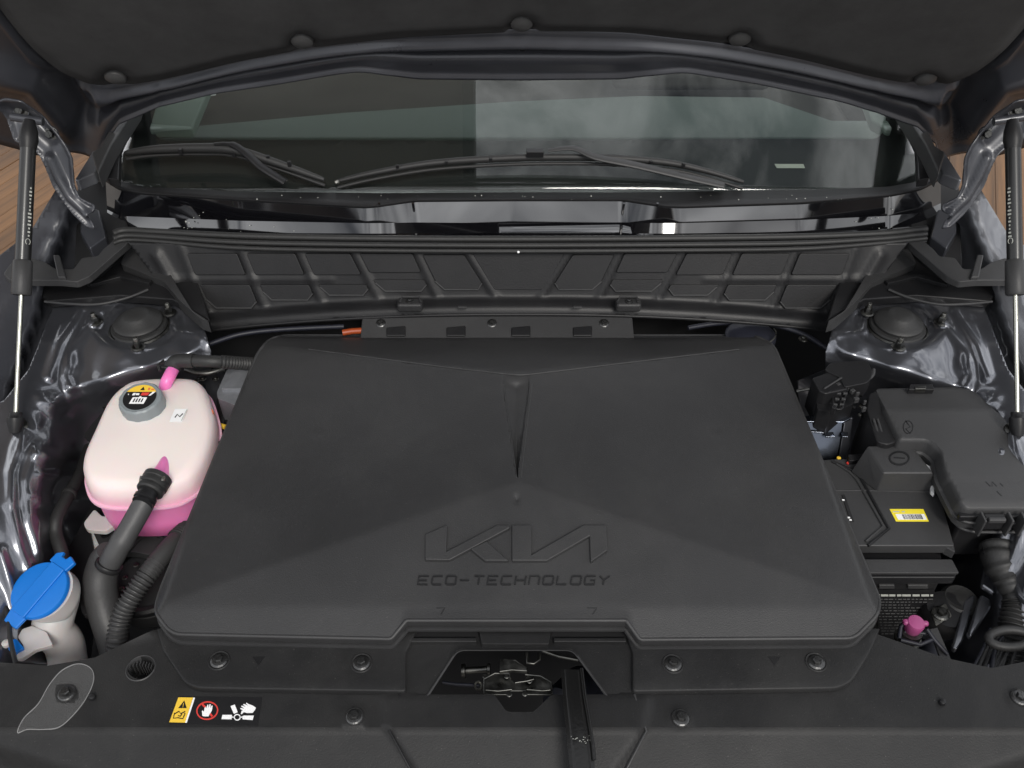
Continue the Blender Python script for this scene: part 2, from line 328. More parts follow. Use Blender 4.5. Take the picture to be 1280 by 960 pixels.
def surf(name, outline, fn, m, parent=None, step=6, xs=None, ys=None, holes=(), skirt=None, solid=0, angle=180, hole_skirt=0, **k):
    """fine sheet inside an outline; fn(u, v) -> points.  skirt: [(out, down), ...] rings hung from the rim"""
    O = np.array(outline, float); x0, y0 = O.min(0) - .01; x1, y1 = O.max(0) + .01
    X = np.array(sorted(set(list(np.linspace(x0, x1, max(2, int((x1 - x0) / step) + 1))) + [q for q in (xs or []) if x0 < q < x1])))
    Y = np.array(sorted(set(list(np.linspace(y0, y1, max(2, int((y1 - y0) / step) + 1))) + [q for q in (ys or []) if y0 < q < y1])))
    bm = bmesh.new(); G = [[bm.verts.new((a, b, 0)) for a in X] for b in Y]
    for j in range(len(Y) - 1):
        for i in range(len(X) - 1): bm.faces.new((G[j][i], G[j][i + 1], G[j + 1][i + 1], G[j + 1][i]))
    mg = step * 1.6
    for poly in [outline] + list(holes):
        n = len(poly)
        for i in range(n):
            a = np.array(poly[i], float); b = np.array(poly[(i + 1) % n], float)
            if np.linalg.norm(b - a) < 1e-6: continue
            lo = np.minimum(a, b); hi = np.maximum(a, b)
            fs = []
            for f in bm.faces:
                c0 = [q.co for q in f.verts]
                if max(q.x for q in c0) >= lo[0] - .01 and min(q.x for q in c0) <= hi[0] + .01 and max(q.y for q in c0) >= lo[1] - .01 and min(q.y for q in c0) <= hi[1] + .01: fs.append(f)
            if not fs: continue
            g = list({e for f in fs for e in f.edges}) + list({q for f in fs for q in f.verts}) + fs
            d = b - a; bmesh.ops.bisect_plane(bm, geom=g, dist=1e-4, plane_co=(a[0], a[1], 0), plane_no=(-d[1], d[0], 0))
    fs = list(bm.faces); c = np.array([f.calc_center_median()[:2] for f in fs])
    keep = inpoly(c[:, 0], c[:, 1], outline)
    for h in holes: keep &= ~inpoly(c[:, 0], c[:, 1], h)
    bmesh.ops.delete(bm, geom=[f for f, kk in zip(fs, keep) if not kk], context='FACES')
    bmesh.ops.delete(bm, geom=[q for q in bm.verts if not q.link_faces], context='VERTS')
    bm.verts.index_update()
    uv = np.array([q.co[:2] for q in bm.verts]); W = fn(uv[:, 0], uv[:, 1])
    faces = [[q.index for q in f.verts] for f in bm.faces]
    V = [w_ for w_ in W]
    if skirt:
        edges = {}
        for e in bm.edges:
            if len(e.link_faces) == 1:
                f = e.link_faces[0]; l = [lp for lp in f.loops if lp.edge == e][0]
                edges.setdefault(l.vert.index, []).append(l.link_loop_next.vert.index)
        seen = set()
        for s0 in list(edges):
            if s0 in seen: continue
            loop = [s0]; seen.add(s0); cur = edges[s0][0]
            while cur != s0 and cur in edges and cur not in seen: loop.append(cur); seen.add(cur); cur = edges[cur][0]
            L = np.array([W[i] for i in loop]); n = len(L)
            if n < 3: continue
            tang = np.roll(L, -1, 0) - np.roll(L, 1, 0); nn = np.stack([tang[:, 1], -tang[:, 0], 0 * tang[:, 0]], 1)
            uvL = uv[loop]; area = np.sum(uvL[:, 0] * np.roll(uvL[:, 1], -1) - np.roll(uvL[:, 0], -1) * uvL[:, 1])
            aw = np.sum(L[:, 0] * np.roll(L[:, 1], -1) - np.roll(L[:, 0], -1) * L[:, 1])
            nn /= np.linalg.norm(nn, axis=1)[:, None] + 1e-12
            if aw < 0: nn = -nn
            inner = any(inpoly(np.array([uvL[:, 0].mean()]), np.array([uvL[:, 1].mean()]), h)[0] for h in holes)
            sg = -1 if inner else 1
            sk = [(0, -hole_skirt)] if (inner and hole_skirt) else skirt
            prev = loop
            for (o_, dz) in sk:
                b0 = len(V); V += [L[i] + nn[i] * o_ * sg + np.array([0, 0, dz]) for i in range(n)]; ring = list(range(b0, b0 + n))
                faces += [[prev[i], prev[(i + 1) % n], ring[(i + 1) % n], ring[i]] for i in range(n)]; prev = ring
    bm.free()
    return obj(name, V, faces, m, parent, solid=solid, angle=angle, **k)
def ondepth(zf, it=6):                               # fn for surf: points on the height surface z = zf(x, y)
    def fn(u, v):
        d = rays(u, v); z = np.full(np.shape(u), .95)
        for _ in range(it):
            t = (z - CAMZ) / d[..., 2]; p = CAM + d * t[..., None]; z = zf(p[..., 0], p[..., 1])
        t = (z - CAMZ) / d[..., 2]; return CAM + d * t[..., None]
    return fn
def rbf(ctrl):
    c = np.array(ctrl, float); X = c[:, :2] / 100
    def phi(r): return np.where(r > 0, r * r * np.log(r + 1e-12), 0)
    n = len(c); K = phi(np.hypot(X[:, None, 0] - X[None, :, 0], X[:, None, 1] - X[None, :, 1])) + np.eye(n) * .02
    A = np.zeros((n + 3, n + 3)); A[:n, :n] = K; A[:n, n] = 1; A[:n, n + 1:] = X; A[n, :n] = 1; A[n + 1:, :n] = X.T
    wv = np.linalg.solve(A, np.r_[c[:, 2], 0, 0, 0])
    def f(u, v):
        u = np.asarray(u) / 100; v = np.asarray(v) / 100
        return phi(np.hypot(u[..., None] - X[:, 0], v[..., None] - X[:, 1])) @ wv[:n] + wv[n] + wv[n + 1] * u + wv[n + 2] * v
    return f
def ribbons(name, lines, wpx, fn, h, m, parent, lift=0):   # strokes: flat raised ribbons laid on a surface
    V = []; Fc = []
    for pl in lines:
        pl = np.array(pl, float); n = len(pl)
        t = np.gradient(pl, axis=0); t /= np.linalg.norm(t, axis=1)[:, None] + 1e-9; nn = np.stack([-t[:, 1], t[:, 0]], 1) * wpx / 2
        A = fn((pl + nn)[:, 0], (pl + nn)[:, 1]); B = fn((pl - nn)[:, 0], (pl - nn)[:, 1]); up = np.array([0, 0, 1.])
        b = len(V); V += list(A + up * (lift + h)) + list(B + up * (lift + h)) + list(A + up * (lift - .0005)) + list(B + up * (lift - .0005))
        for i in range(n - 1):
            Fc += [[b + i, b + i + 1, b + n + i + 1, b + n + i], [b + i, b + 2 * n + i, b + 2 * n + i + 1, b + i + 1], [b + n + i, b + n + i + 1, b + 3 * n + i + 1, b + 3 * n + i]]
        for i in (0, n - 1): Fc.append([b + i, b + n + i, b + 3 * n + i, b + 2 * n + i])
    return obj(name, V, Fc, m, parent, smooth=False)
def polysheet(name, polys, fn, h, m, parent, lift=0, depth=None, bevel=0):  # flat print or raised shapes lying on a surface
    parts = []
    for pl in polys:
        a = np.array(pl, float); T = fn(a[:, 0], a[:, 1]) + np.array([0, 0, lift + h]); n = len(T); B = T - np.array([0, 0, h if depth is None else depth])
        parts.append((np.vstack([T, B]), [list(range(n)), list(range(2 * n - 1, n - 1, -1))] + [[i, (i + 1) % n, n + (i + 1) % n, n + i] for i in range(n)]))
    v, f = merge(parts); return obj(name, v, f, m, parent, smooth=bool(bevel), bevel=bevel)
def circ(cx, cy, rx, ry=None, n=20, a0=0):
    ry = ry or rx; return [(cx + rx * math.cos(a0 + 2 * math.pi * i / n), cy + ry * math.sin(a0 + 2 * math.pi * i / n)) for i in range(n)]
mir = lambda pts: [(1296 - p[0],) + tuple(p[1:]) for p in pts]

# ================================================================ place: ground, deck, canopy
def quad(name, x0, x1, y0, y1, z, m, kind='structure'):
    o = obj(name, [(x0, y0, z), (x1, y0, z), (x1, y1, z), (x0, y1, z)], [[0, 1, 2, 3]], m, smooth=False); return tag(o, kind=kind)
quad('ground', -400, 400, -400, 400, -.03, CONC)
deck = thing('timber_deck', 'brown timber deck boards behind the open car', 'deck', (0, 3, 0))
deck['kind'] = 'structure'; del deck['category']
ang = R(-21); ca, sa = math.cos(ang), math.sin(ang)
bd = None
for i in range(84):
    off = (i - 42) * .088
    if bd is None:
        v, f = box_data((0, 0, 0), (.0872, 5.2, .03)); bd = obj('board', v, f, WOOD, deck, bevel=.003); bd.data.transform(Matrix.Translation(deck.location)); ob = bd
    else:
        ob = bd.copy(); COL.objects.link(ob)
    ob.location = (off * ca, off * -sa * -1 * 1.0, random.uniform(-.002, .002)); ob.rotation_euler = (0, 0, ang)
# roof edge overhead; the windscreen mirrors it
cn = thing('canopy_roof', 'brown canopy roof over the left side of the car, seen mirrored in the windscreen', 'canopy', (-3.2, 2.4, 3.3))
box('soffit', (-3.175, 2.6, 3.35), (5.96, 3.6, .08), SOFF, cn, bevel=.01)
box('fascia', (-.20, 2.6, 3.30), (.05, 3.6, .22), DARK, cn, bevel=.005)

bk = thing('added_reflected_building', 'added unseen brown building facing the car front, darkening reflections in the gloss cowl', 'building', (0, -12, 0))  # unseen building added to darken what the cowl sides reflect
BRK = mat('brown_render', (.10, .085, .075), .8, nscale=30, nstr=.4, var=.25)
box('wall', (0, -12.2, 1.5), (22, .3, 3.0), BRK, bk, bevel=.02)
extr('roof', [(-11.4, -11.6, 3.0), (11.4, -11.6, 3.0), (11.4, -14.4, 3.6), (-11.4, -14.4, 3.6)], (0, 0, -.12), PLD, bk, bevel=.02)
for x in (-7, -2.6, 1.8, 6.2):
    fr0 = box('window', (x, -12.03, 1.7), (1.5, .08, 1.3), WHITE, bk, bevel=.01)
    for q in (-.36, .36): box('pane', (x + q, -11.99, 1.7), (.64, .03, 1.14), BLK, fr0, bevel=.004)

# ================================================================ car body
car = thing('car', 'dark grey car body around the open engine bay, with painted strut towers', 'car', (0, 1.0, 0))
box('undertray', (0, .78, .42), (1.9, 1.5, .03), DARK, car)
box('firewall', (0, 1.27, .70), (1.6, .04, .52), DARK, car)
for s in (-1, 1): box('inner_wing', (s * .93, .75, .62), (.03, 1.3, .44), DARK, car)
# dim machinery below
for k in range(46):
    x = random.uniform(-.75, .75); y = random.uniform(.42, 1.2); z = random.uniform(.50, .72)
    if k % 3: box('machinery_block', (x, y, z), (random.uniform(.05, .16), random.uniform(.04, .12), random.uniform(.05, .14)), BLOCK, car, rot=random.random(), bevel=.006)
    else: lathe('machinery_drum', [(.03, 0), (.035, .01), (.035, .07), (.02, .08)], (x, y, z), BLOCK, car, n=(random.uniform(-1, 1), -1, random.random()))
# --- aprons and strut towers, pressed sheet metal
ctlL = [(60, 375, .985), (110, 378, .985), (175, 372, .985), (240, 385, .985), (100, 402, .982), (175, 405, .980), (240, 402, .982), (120, 435, .978), (200, 435, .980), (262, 430, .975),
        (75, 465, .972), (110, 462, .965), (130, 478, .965), (180, 462, .970), (230, 448, .972), (270, 440, .970), (60, 430, .985), (45, 470, .985),
        (130, 505, .905), (180, 490, .905), (230, 478, .905), (290, 470, .90), (100, 525, .900), (150, 540, .86), (220, 520, .85), (290, 520, .84), (90, 560, .870), (120, 575, .845), (160, 590, .81),
        (75, 560, .93), (78, 600, .90), (95, 610, .82), (150, 620, .78), (82, 650, .86), (100, 660, .79), (150, 665, .74), (90, 700, .80), (130, 710, .70), (80, 760, .78), (110, 780, .70),
        (40, 520, .975), (55, 550, .955), (30, 580, .965), (10, 560, .97), (-20, 560, .97), (45, 620, .935), (15, 640, .95), (-20, 640, .96), (60, 700, .87), (30, 720, .90), (-20, 720, .92), (20, 800, .86), (60, 830, .80), (-20, 830, .88)]
fL = rbf(ctlL)
ridL = [([(100, 388), (75, 430), (62, 470)], .008, 5), ([(118, 398), (88, 440), (82, 470), (88, 482)], .005, 4), ([(88, 486), (130, 474), (190, 458), (240, 440), (256, 415)], .007, 5),
        ([(215, 400), (218, 414), (250, 418), (262, 430)], .004, 3.5), ([(88, 498), (135, 486), (200, 470), (262, 452)], .004, 3.5),
        ([(28, 545), (14, 590), (14, 630), (26, 680), (44, 730), (56, 790)], .010, 5), ([(46, 560), (34, 600), (36, 650), (52, 700), (66, 740)], .008, 5), ([(0, 690), (16, 740), (26, 800)], .008, 4),
        ([(52, 592), (80, 596), (112, 604), (150, 612)], .006, 4), ([(48, 566), (80, 572), (120, 582)], .008, 5), ([(50, 628), (90, 636), (130, 650)], .006, 4),
        ([(40, 618), (90, 626), (110, 634)], .004, 3), ([(48, 650), (50, 690), (66, 700)], .006, 4), ([(62, 500), (66, 530), (56, 560), (48, 600), (46, 640)], .007, 6), ([(20, 640), (35, 700)], -.006, 7)]
blobL = [(88, 455, .006, 10), (72, 505, .010, 9), (60, 525, -.006, 9), (52, 500, .009, 8), (46, 530, .006, 6), (80, 518, -.008, 7), (30, 560, .008, 12), (66, 548, .006, 6), (60, 585, -.006, 8), (110, 445, -.004, 18), (150, 430, .004, 20),
         (60, 575, .010, 7), (58, 640, -.006, 8), (78, 655, .007, 12), (45, 705, .006, 10), (140, 500, .002, 2.5), (146, 478, .002, 2.5), (125, 486, .002, 2.5), (136, 550, .004, 30), (100, 590, -.01, 14)]
def towerfn(mirror):
    def fn(u, v):
        uu = 1296 - u if mirror else u
        z = fL(uu, v)
        for pl, h, s in ridL: z = z + .75 * h * np.exp(-(distpl(uu, v, pl) / (s * 1.5)) ** 2)
        for a, b, h, s in blobL: z = z + .65 * h * np.exp(-(((uu - a) ** 2 + (v - b) ** 2) / (1.2 * s) ** 2))
        dd = np.hypot((uu - 175) / 1.0, (v - 405) * 1.75)        # dished ring round the damper top
        z = z - .006 * np.exp(-((dd - 46) / 9) ** 2) - .004 * (dd < 40)
        for a, b in ((120, 403), (212, 391), (173, 434)):
            z = z + .004 * (1 - sm(np.hypot(uu - a, (v - b) * 1.6), 6, 13))
        return P(u, v, z)
    return fn
outL = [(66, 384), (98, 374), (150, 371), (215, 374), (248, 388), (264, 440), (264, 462), (330, 480), (330, 560), (262, 640), (190, 690), (128, 715), (112, 830), (-30, 830), (-30, 520), (6, 500), (36, 462)]
outR = mir([(66, 384), (98, 374), (150, 371), (215, 374), (248, 388), (264, 440), (264, 462), (300, 476), (290, 560), (262, 640), (190, 690), (128, 715), (112, 830), (-30, 830), (-30, 520), (6, 500), (36, 462)])[::-1]
TW = []
for mi, ol in ((0, outL), (1, outR)):
    fn = towerfn(mi)
    t = surf('strut_tower', ol, fn, PAINT, car, step=2.8, solid=.0015); TW.append(t)
    g = (lambda a: 1296 - a) if mi else (lambda a: a)
    c = P(np.float64(g(175)), 409., .979); c = np.array(c)
    lathe('damper_cap', [(.040, -.004), (.042, .003), (.0405, .006), (.036, .007), (.0365, .011), (.034, .014), (.030, .015), (.020, .024), (.017, .026), (.008, .0275)], c, RUB, t, seg=40)
    lathe('cap_rim', [(.044, -.006), (.0465, 0), (.044, .002), (.041, .001)], c, STEELD, t, seg=40)
    for a, b in ((120, 403), (212, 391), (173, 434)):
        q = P(np.float64(g(a)), float(b), float(fL(np.float64(a), np.float64(b))) + .004)
        bolt(t, q, s=.0085, m=STEELD, name='tower_nut', tall=1.6)
        lathe('stud', [(.0035, 0), (.0035, .017), (.003, .018)], q, STEEL, t, seg=10)
# wing seams / outer wings: one painted panel a side, tones set for reflections
for mi in (0, 1):
    g = mir if mi else (lambda p: p)
    wz = rbf([(70, 240, 1.10), (90, 300, 1.05), (40, 290, 1.06), (0, 320, 1.04), (-60, 345, 1.02), (70, 400, .99), (30, 470, .97), (-30, 510, .975), (110, 330, 1.0), (0, 420, 1.0)])
    ol = [(70, 238), (92, 262), (122, 300), (128, 345), (100, 374), (66, 386), (38, 462), (6, 500), (-40, 520), (-70, 400), (-70, 350), (0, 320), (18, 306), (40, 288)]
    ol = g(ol); ol = ol[::-1] if mi else ol
    def wf(u, v, mi=mi):
        uu = 1296 - u if mi else u
        z = wz(uu, v) - .035 * sm(uu - (88 - (v - 250) * .33), 0, 9) + .003 * np.exp(-(distpl(uu, v, [(60, 300), (30, 360), (0, 400)]) / 7) ** 2)
        return P(u, v, z)
    surf('wing_panel', ol, wf, PAINTM if not mi else BODY, car, step=7, solid=.003)  # reflections put into the paint: dark on the left, paler on the right
    # moulded strip that runs from the seal end down to the wing
    strip = g([(152, 292), (166, 298), (112, 345), (96, 352), (74, 350), (12, 350), (4, 342), (14, 328), (40, 322), (58, 328), (70, 336), (92, 336), (102, 322), (122, 320), (128, 312)])
    prism('wing_strip', strip, 1.052, 1.040, PLG, car, r=3, bevel=.002)
    prism('strip_rib', g([(66, 318), (74, 318), (82, 346), (72, 346)]), 1.058, 1.05, PLG, car, bevel=.002)
    prism('wing_closing_panel', g([(50, 346), (110, 346), (150, 300), (230, 300), (262, 400), (240, 388), (215, 374), (150, 369), (60, 376), (30, 352)]), 1.0, .985, PLD, car, bevel=.003)
    tube('edge_bead', catmull([P(a, b, 1.003) for a, b in g([(56, 377), (90, 380), (125, 380), (160, 372), (185, 362)])], 8), .0022, PLG, car, seg=8)
    prism('closing_rib', g([(110, 352), (150, 342), (190, 350), (186, 354), (150, 346), (112, 356)]), 1.006, .998, PLD, car, bevel=.001)
    # windscreen pillars
    prism('pillar_foot', g([(93, 224), (116, 188), (136, 184), (118, 216), (96, 225)]), 1.13, 1.11, BODY, car, bevel=.003)
    pz = g([(122, 216), (139, 180), (172, 130), (180, 100), (200, 60), (182, 60), (160, 110), (126, 182), (114, 190)])
    prism('windscreen_pillar', pz, 1.16, 1.13, PLG, car, bevel=.004)
    prism('pillar_trim', g([(134, 222), (146, 176), (158, 152), (164, 152), (150, 182), (148, 224)]), 1.125, 1.11, PLD, car, bevel=.002)
    prism('body_corner', g([(96, 226), (120, 216), (150, 222), (160, 292), (150, 300), (104, 340), (92, 330), (96, 262)]), 1.03, .98, DARK, car, bevel=.004)
# brackets and pressed gussets low down on the right
for pts, z in (([(1206, 750), (1216, 742), (1220, 746), (1204, 800), (1196, 812), (1190, 808)], .80), ([(1226, 742), (1238, 748), (1240, 758), (1214, 796), (1210, 790)], .81), ([(1232, 704), (1246, 724), (1244, 742), (1226, 730)], .82), ([(1262, 690), (1290, 660), (1290, 760), (1272, 740)], .86)):
    prism('bracket_gusset', pts, z + .04, z + .030, PAINT, car, bevel=.004, seg=4)

# ================================================================ cabin behind the glass
cab = thing('car_cabin', 'dark cabin with grey green dashboard top seen through the windscreen', 'cabin', (0, 1.7, .9))
dt = np.array([(170, 172), (1125, 172), (1112, 150), (1040, 150), (955, 121), (800, 119), (640, 126), (430, 140), (230, 158), (190, 150)], float)
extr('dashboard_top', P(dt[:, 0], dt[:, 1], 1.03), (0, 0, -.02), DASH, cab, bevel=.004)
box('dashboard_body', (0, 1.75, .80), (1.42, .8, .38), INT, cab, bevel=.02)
box('cabin_back', (0, 2.9, .85), (1.44, .05, .9), INT, cab)
box('cabin_floor', (0, 2.2, .40), (1.46, 1.5, .03), INT, cab)
for s in (-1, 1):
    box('door_trim', (s * .73, 2.25, .72), (.03, 1.6, .66), INT, cab)
    box('seat', (s * .38, 2.55, .80), (.48, .16, .66), INT, cab, bevel=.06, seg=4)
    box('headrest', (s * .38, 2.58, 1.2), (.26, .10, .18), INT, cab, bevel=.04, seg=4)
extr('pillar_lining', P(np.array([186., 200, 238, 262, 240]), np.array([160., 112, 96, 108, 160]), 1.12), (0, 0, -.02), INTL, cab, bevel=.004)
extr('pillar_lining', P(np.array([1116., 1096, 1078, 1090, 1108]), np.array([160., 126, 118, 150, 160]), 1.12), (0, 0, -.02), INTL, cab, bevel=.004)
t_, q_ = [], []
path = [np.array([.38 + .17 * math.cos(a), 2.02 - .05 * math.sin(a), 1.06 + .17 * math.sin(a)]) for a in np.linspace(0, 2 * math.pi, 33)]
tube('steering_wheel', path, .013, PLD, cab)
box('instrument_hood', (.38, 1.90, 1.045), (.34, .12, .05), INT, cab, bevel=.02, seg=3)
box('mirror_reflection_base', (0, 0, -5), (.01, .01, .01), INT, cab) if False else None
prism('white_card', [(238, 118), (266, 112), (270, 118), (240, 122)], 1.06, 1.058, WHITE, cab, bevel=0)

# ================================================================ windscreen
WS = Plane((0, 1.372, 1.083), (0, -math.sin(R(28)), math.cos(R(28))))
scr = thing('windscreen', 'curved windscreen with black lower border, mirroring clouds on its right half', 'windscreen', (0, 1.38, 1.085))
def wsf(lift=0):
    def fn(u, v):
        p = WS.hit(u, v); x = p[..., 0:1]
        return p + WS.n * (lift - .055 * x * x)
    return fn
go = [(134, 214), (150, 224), (300, 238), (640, 243), (1000, 238), (1146, 228), (1166, 214), (1128, 120), (1090, 40), (200, 40), (170, 120)]
surf('glass', go, wsf(), GLASS, scr, step=14, solid=.004)
hole = roundpoly([(186, 165), (180, 120), (215, 30), (1080, 30), (1118, 118), (1112, 162), (640, 176)], [22, 4, 4, 4, 4, 22, 300], 8)
fo = [(136, 213), (150, 222), (300, 236), (640, 241), (1000, 236), (1146, 226), (1164, 213), (1126, 120), (1092, 44), (1085, 44), (215, 44), (208, 44), (168, 120)]
surf('frit_border', fo, wsf(-.006), FRIT, scr, step=12, holes=[hole], solid=.0008)
polysheet('data_plate', [[(971, 199), (1008, 198), (1010, 203), (974, 204)]], wsf(-.0035), .0004, TICK, scr)

# ================================================================ cowl: gloss black grille panel, seal, ribbed insulator
def loft(name, rows, m, parent, n=120, **k):
    us = None; grid = []
    for r in rows:
        r = np.array(r, float); t = np.linspace(0, 1, n); pr = (r[:, 0] - r[0, 0]) / (r[-1, 0] - r[0, 0])
        U = r[0, 0] + t * (r[-1, 0] - r[0, 0]); V = np.interp(t, pr, r[:, 1]); Z = np.interp(t, pr, r[:, 2])
        ker = np.ones(3) / 3; Vs = np.r_[V[0], np.convolve(V, ker, 'valid'), V[-1]]
        grid.append(P(U, Vs, Z))
    g = np.array(grid); Rn = len(rows); v = g.reshape(-1, 3)
    f = [[j * n + i, j * n + i + 1, (j + 1) * n + i + 1, (j + 1) * n + i] for j in range(Rn - 1) for i in range(n - 1)]
    return obj(name, v, f, m, parent, **k)
cowl = thing('cowl_grille_panel', 'gloss black plastic cowl panel below the windscreen, stepped forward in the middle', 'cowl panel', (0, 1.31, 1.04))
top = [(130, 214, 1.088), (146, 226, 1.085), (180, 234, 1.083), (300, 240, 1.082), (480, 242, 1.082), (640, 241, 1.082), (800, 241, 1.082), (1000, 238, 1.082), (1110, 234, 1.083), (1150, 227, 1.085), (1172, 212, 1.088)]
lip = [(132, 224, 1.084), (150, 236, 1.081), (180, 241, 1.080), (300, 249, 1.079), (455, 258, 1.076), (470, 257, 1.077), (518, 250, 1.080), (640, 249, 1.080), (778, 249, 1.080), (830, 257, 1.077), (850, 258, 1.076), (1000, 253, 1.079), (1110, 244, 1.081), (1150, 236, 1.083), (1176, 222, 1.086)]
lip2 = [(a, b + 2.5, z - .003) for a, b, z in lip]
low = [(134, 262, 1.052), (150, 270, 1.047), (300, 276, 1.043), (458, 279, 1.041), (470, 279, 1.042), (520, 278, 1.044), (640, 279, 1.044), (776, 278, 1.044), (826, 279, 1.042), (850, 279, 1.041), (1000, 275, 1.043), (1110, 270, 1.047), (1150, 266, 1.050), (1176, 254, 1.055)]
bot = [(134, 274, 1.042), (150, 284, 1.037), (300, 291, 1.035), (460, 292, 1.034), (640, 291, 1.034), (840, 292, 1.034), (1000, 290, 1.035), (1110, 286, 1.037), (1150, 282, 1.039), (1176, 268, 1.042)]
bt2 = [(a, b + 4, z + .002) for a, b, z in bot]
def yofs(rows, ref, dy):
    ru = [a for a, b, z in ref]; ry = [P(float(a), float(b), z)[1] for a, b, z in ref]; out = []
    for a, b, z in rows:
        y = np.interp(a, ru, ry) - dy - .005 * (abs(a - 648) < 175); out.append((a, b, float(PY(float(a), float(b), y)[2])))
    return out
low = yofs(low, lip2, .0095); bot = yofs(bot, low, .010 ); bt2 = [(a, b + 4, z + .002) for a, b, z in bot]
loft('upper_lip', [top, lip, lip2], PLD, cowl, solid=.002, n=200)
loft('gloss_face', [[(a, b + .3, z) for a, b, z in lip2], low], GLOSS, cowl, n=240, angle=180)
loft('gloss_sill', [low, bot, bt2], GLOSS, cowl, n=240, angle=40)
for s in (0, 1):
    g = mir if s else (lambda p: p)
    for a in (474, 516): tube('step_edge', [P(*q) for q in g([(a, 254, 1.080), (a + 2, 266, 1.060), (a + 3, 280, 1.040)])], .0022, GLOSS, cowl, seg=8)
for k in range(60):      # water beads and dust caught in the channel
    x = random.choice([random.uniform(200, 480), random.uniform(480, 850), random.uniform(800, 1120)])
    pass
dr = []
for k in range(150):
    u = random.uniform(230, 1120); v = random.uniform(262, 292) if random.random() < .8 else random.uniform(244, 250)
    c = P(u, v, 1.058 - (v - 262) * .0009 if v > 255 else 1.0815); r_ = random.uniform(.0004, .0012)
    dr.append(lathe_data([(r_, 0), (r_ * .7, r_ * .6), (r_ * .1, r_ * .8)], c + np.array([0, -.001, .001]), (0, -.7, .7), seg=6))
v, f = merge(dr); o = obj('water_beads', v, f, TICK, cowl); o['kind'] = 'stuff'

seal = thing('cowl_seal', 'long black rubber weather seal with three ribs across the back of the engine bay', 'rubber seal', (0, 1.22, 1.055))
sp = [(142, 292), (158, 288), (200, 290), (300, 295), (450, 298), (640, 299), (850, 298), (1000, 296), (1100, 292), (1140, 288), (1158, 286)]
for nm, dy, dz, rr in (('upper_rib', 0, .004, .0055), ('middle_rib', 8, .002, .0042), ('lower_rib', 15, -.002, .0036)):
    tube(nm, catmull([P(a, b + dy * (1 if 200 < a < 1100 else .8), 1.056 + dz) for a, b in sp], 10), rr, RUB, seal, seg=12)
v, f = merge([([P(a, b + d_, z) for a, b in sp for d_, z in ((2, 1.052), (17, 1.046))], [[2 * i, 2 * i + 2, 2 * i + 3, 2 * i + 1] for i in range(len(sp) - 1)])])
obj('seal_web', v, f, RUB, seal, solid=.003)
lathe('white_paint_dot', [(.002, 0), (.0015, .0006)], P(648., 315., 1.056), WHITE, seal, n=(0, -.6, .8), seg=10)

INS = Plane((0, 1.214, 1.050), (0, -.905, .43))
ins = thing('cowl_insulator', 'ribbed black insulator wall below the cowl, divided into raised pads', 'insulator panel', (0, 1.19, 1.0))
vert = [[(226, 308), (240, 345), (266, 402)], [(300, 308), (332, 386)], [(372, 308), (404, 380)], [(440, 308), (475, 376)], [(518, 308), (548, 374)], [(580, 308), (621, 373)]]
vert = vert + [mir(q) for q in vert]
def insf(u, v):
    p = INS.hit(u, v); x = p[..., 0]
    top_ = sm(v, 306, 312); low_ = 388 + 22 * (np.abs(u - 648) / 400) ** 2.2
    d = .0 + .05 * (x / .5) ** 2 * 0
    for q in vert: d = d + .0035 * np.exp(-(distpl(u, v, q) / 3.0) ** 2)
    d = d + .0025 * np.exp(-((v - 349 + (np.abs(u - 648) < 120) * 400) / 3.0) ** 2) * (np.abs(u - 648) > 230)
    d = d + .018 * sm(v, low_ - 18, low_ - 5)                                      # lower flange turns forward
    d = d - .0 * top_ + .006 * np.exp(-(distpl(u, v, [(250, 405), (226, 370), (196, 318)]) / 6) ** 2)
    d = d + .006 * np.exp(-(distpl(u, v, mir([(250, 405), (226, 370), (196, 318)])) / 6) ** 2)
    return p + d[..., None] * INS.n
lowc = [(u, 390 + 22 * (abs(u - 648) / 400) ** 2.2) for u in np.linspace(240, 1056, 40)]
oi = [(160, 302)] + [(u, 304) for u in range(200, 1110, 60)] + [(1136, 302), (1100, 350)] + lowc[::-1] + [(196, 350)]
surf('backing_wall', oi, insf, PLD, ins, step=4, solid=.003)
a_ = np.array(lowc); tube('lower_bead', insf(a_[:, 0], a_[:, 1]), .0030, PLD, ins, seg=10)
cells = []
VX = [lambda v, q=q: np.interp(v, [p[1] for p in q], [p[0] for p in q]) for q in vert[:6]]
for i in range(5):
    l, r_ = VX[i], VX[i + 1]
    e = 6
    if i < 4: cells.append([(l(316) + e, 316), (r_(316) - e, 316), (r_(343) - e, 343), (l(343) + e, 343)])
    vb = [384, 374, 368, 363, 361][i]; vt = 355 if i < 3 else 349 if i < 4 else 318
    if i == 3: cells[-1] = [(l(316) + e, 316), (r_(316) - e, 316), (r_(340) - e, 340), (l(340) + e, 340)]
    cells.append([(l(vt) + e, vt), (r_(vt) - e, vt), (r_(vb - 8) - e, vb - 8), (r_(vb) - e - 10, vb), (l(vb) + e + 8, vb), (l(vb - 10) + e + 1, vb - 10)])
for q in cells:
    if len(q) == 6:
        for g in (lambda p: p, mir):
            e3 = np.array(g(q[2:6] + [q[5]])[:4], float); tube('pad_highlight', INS.hit(e3[:, 0], e3[:, 1]) + INS.n * .0056, .0015, PLG, ins, seg=6)  # paler tube laid on as the highlight along each pad's lower edge
    for g in (lambda p: p, mir): pslab('pad', g(q), INS, .006, PLD, ins, r=3, lift=.0062, bevel=.0024, seg=3)
pslab('pad', [(590, 316), (706, 316), (680, 362), (618, 362)], INS, .006, PLD, ins, r=3, lift=.003, bevel=.0016)
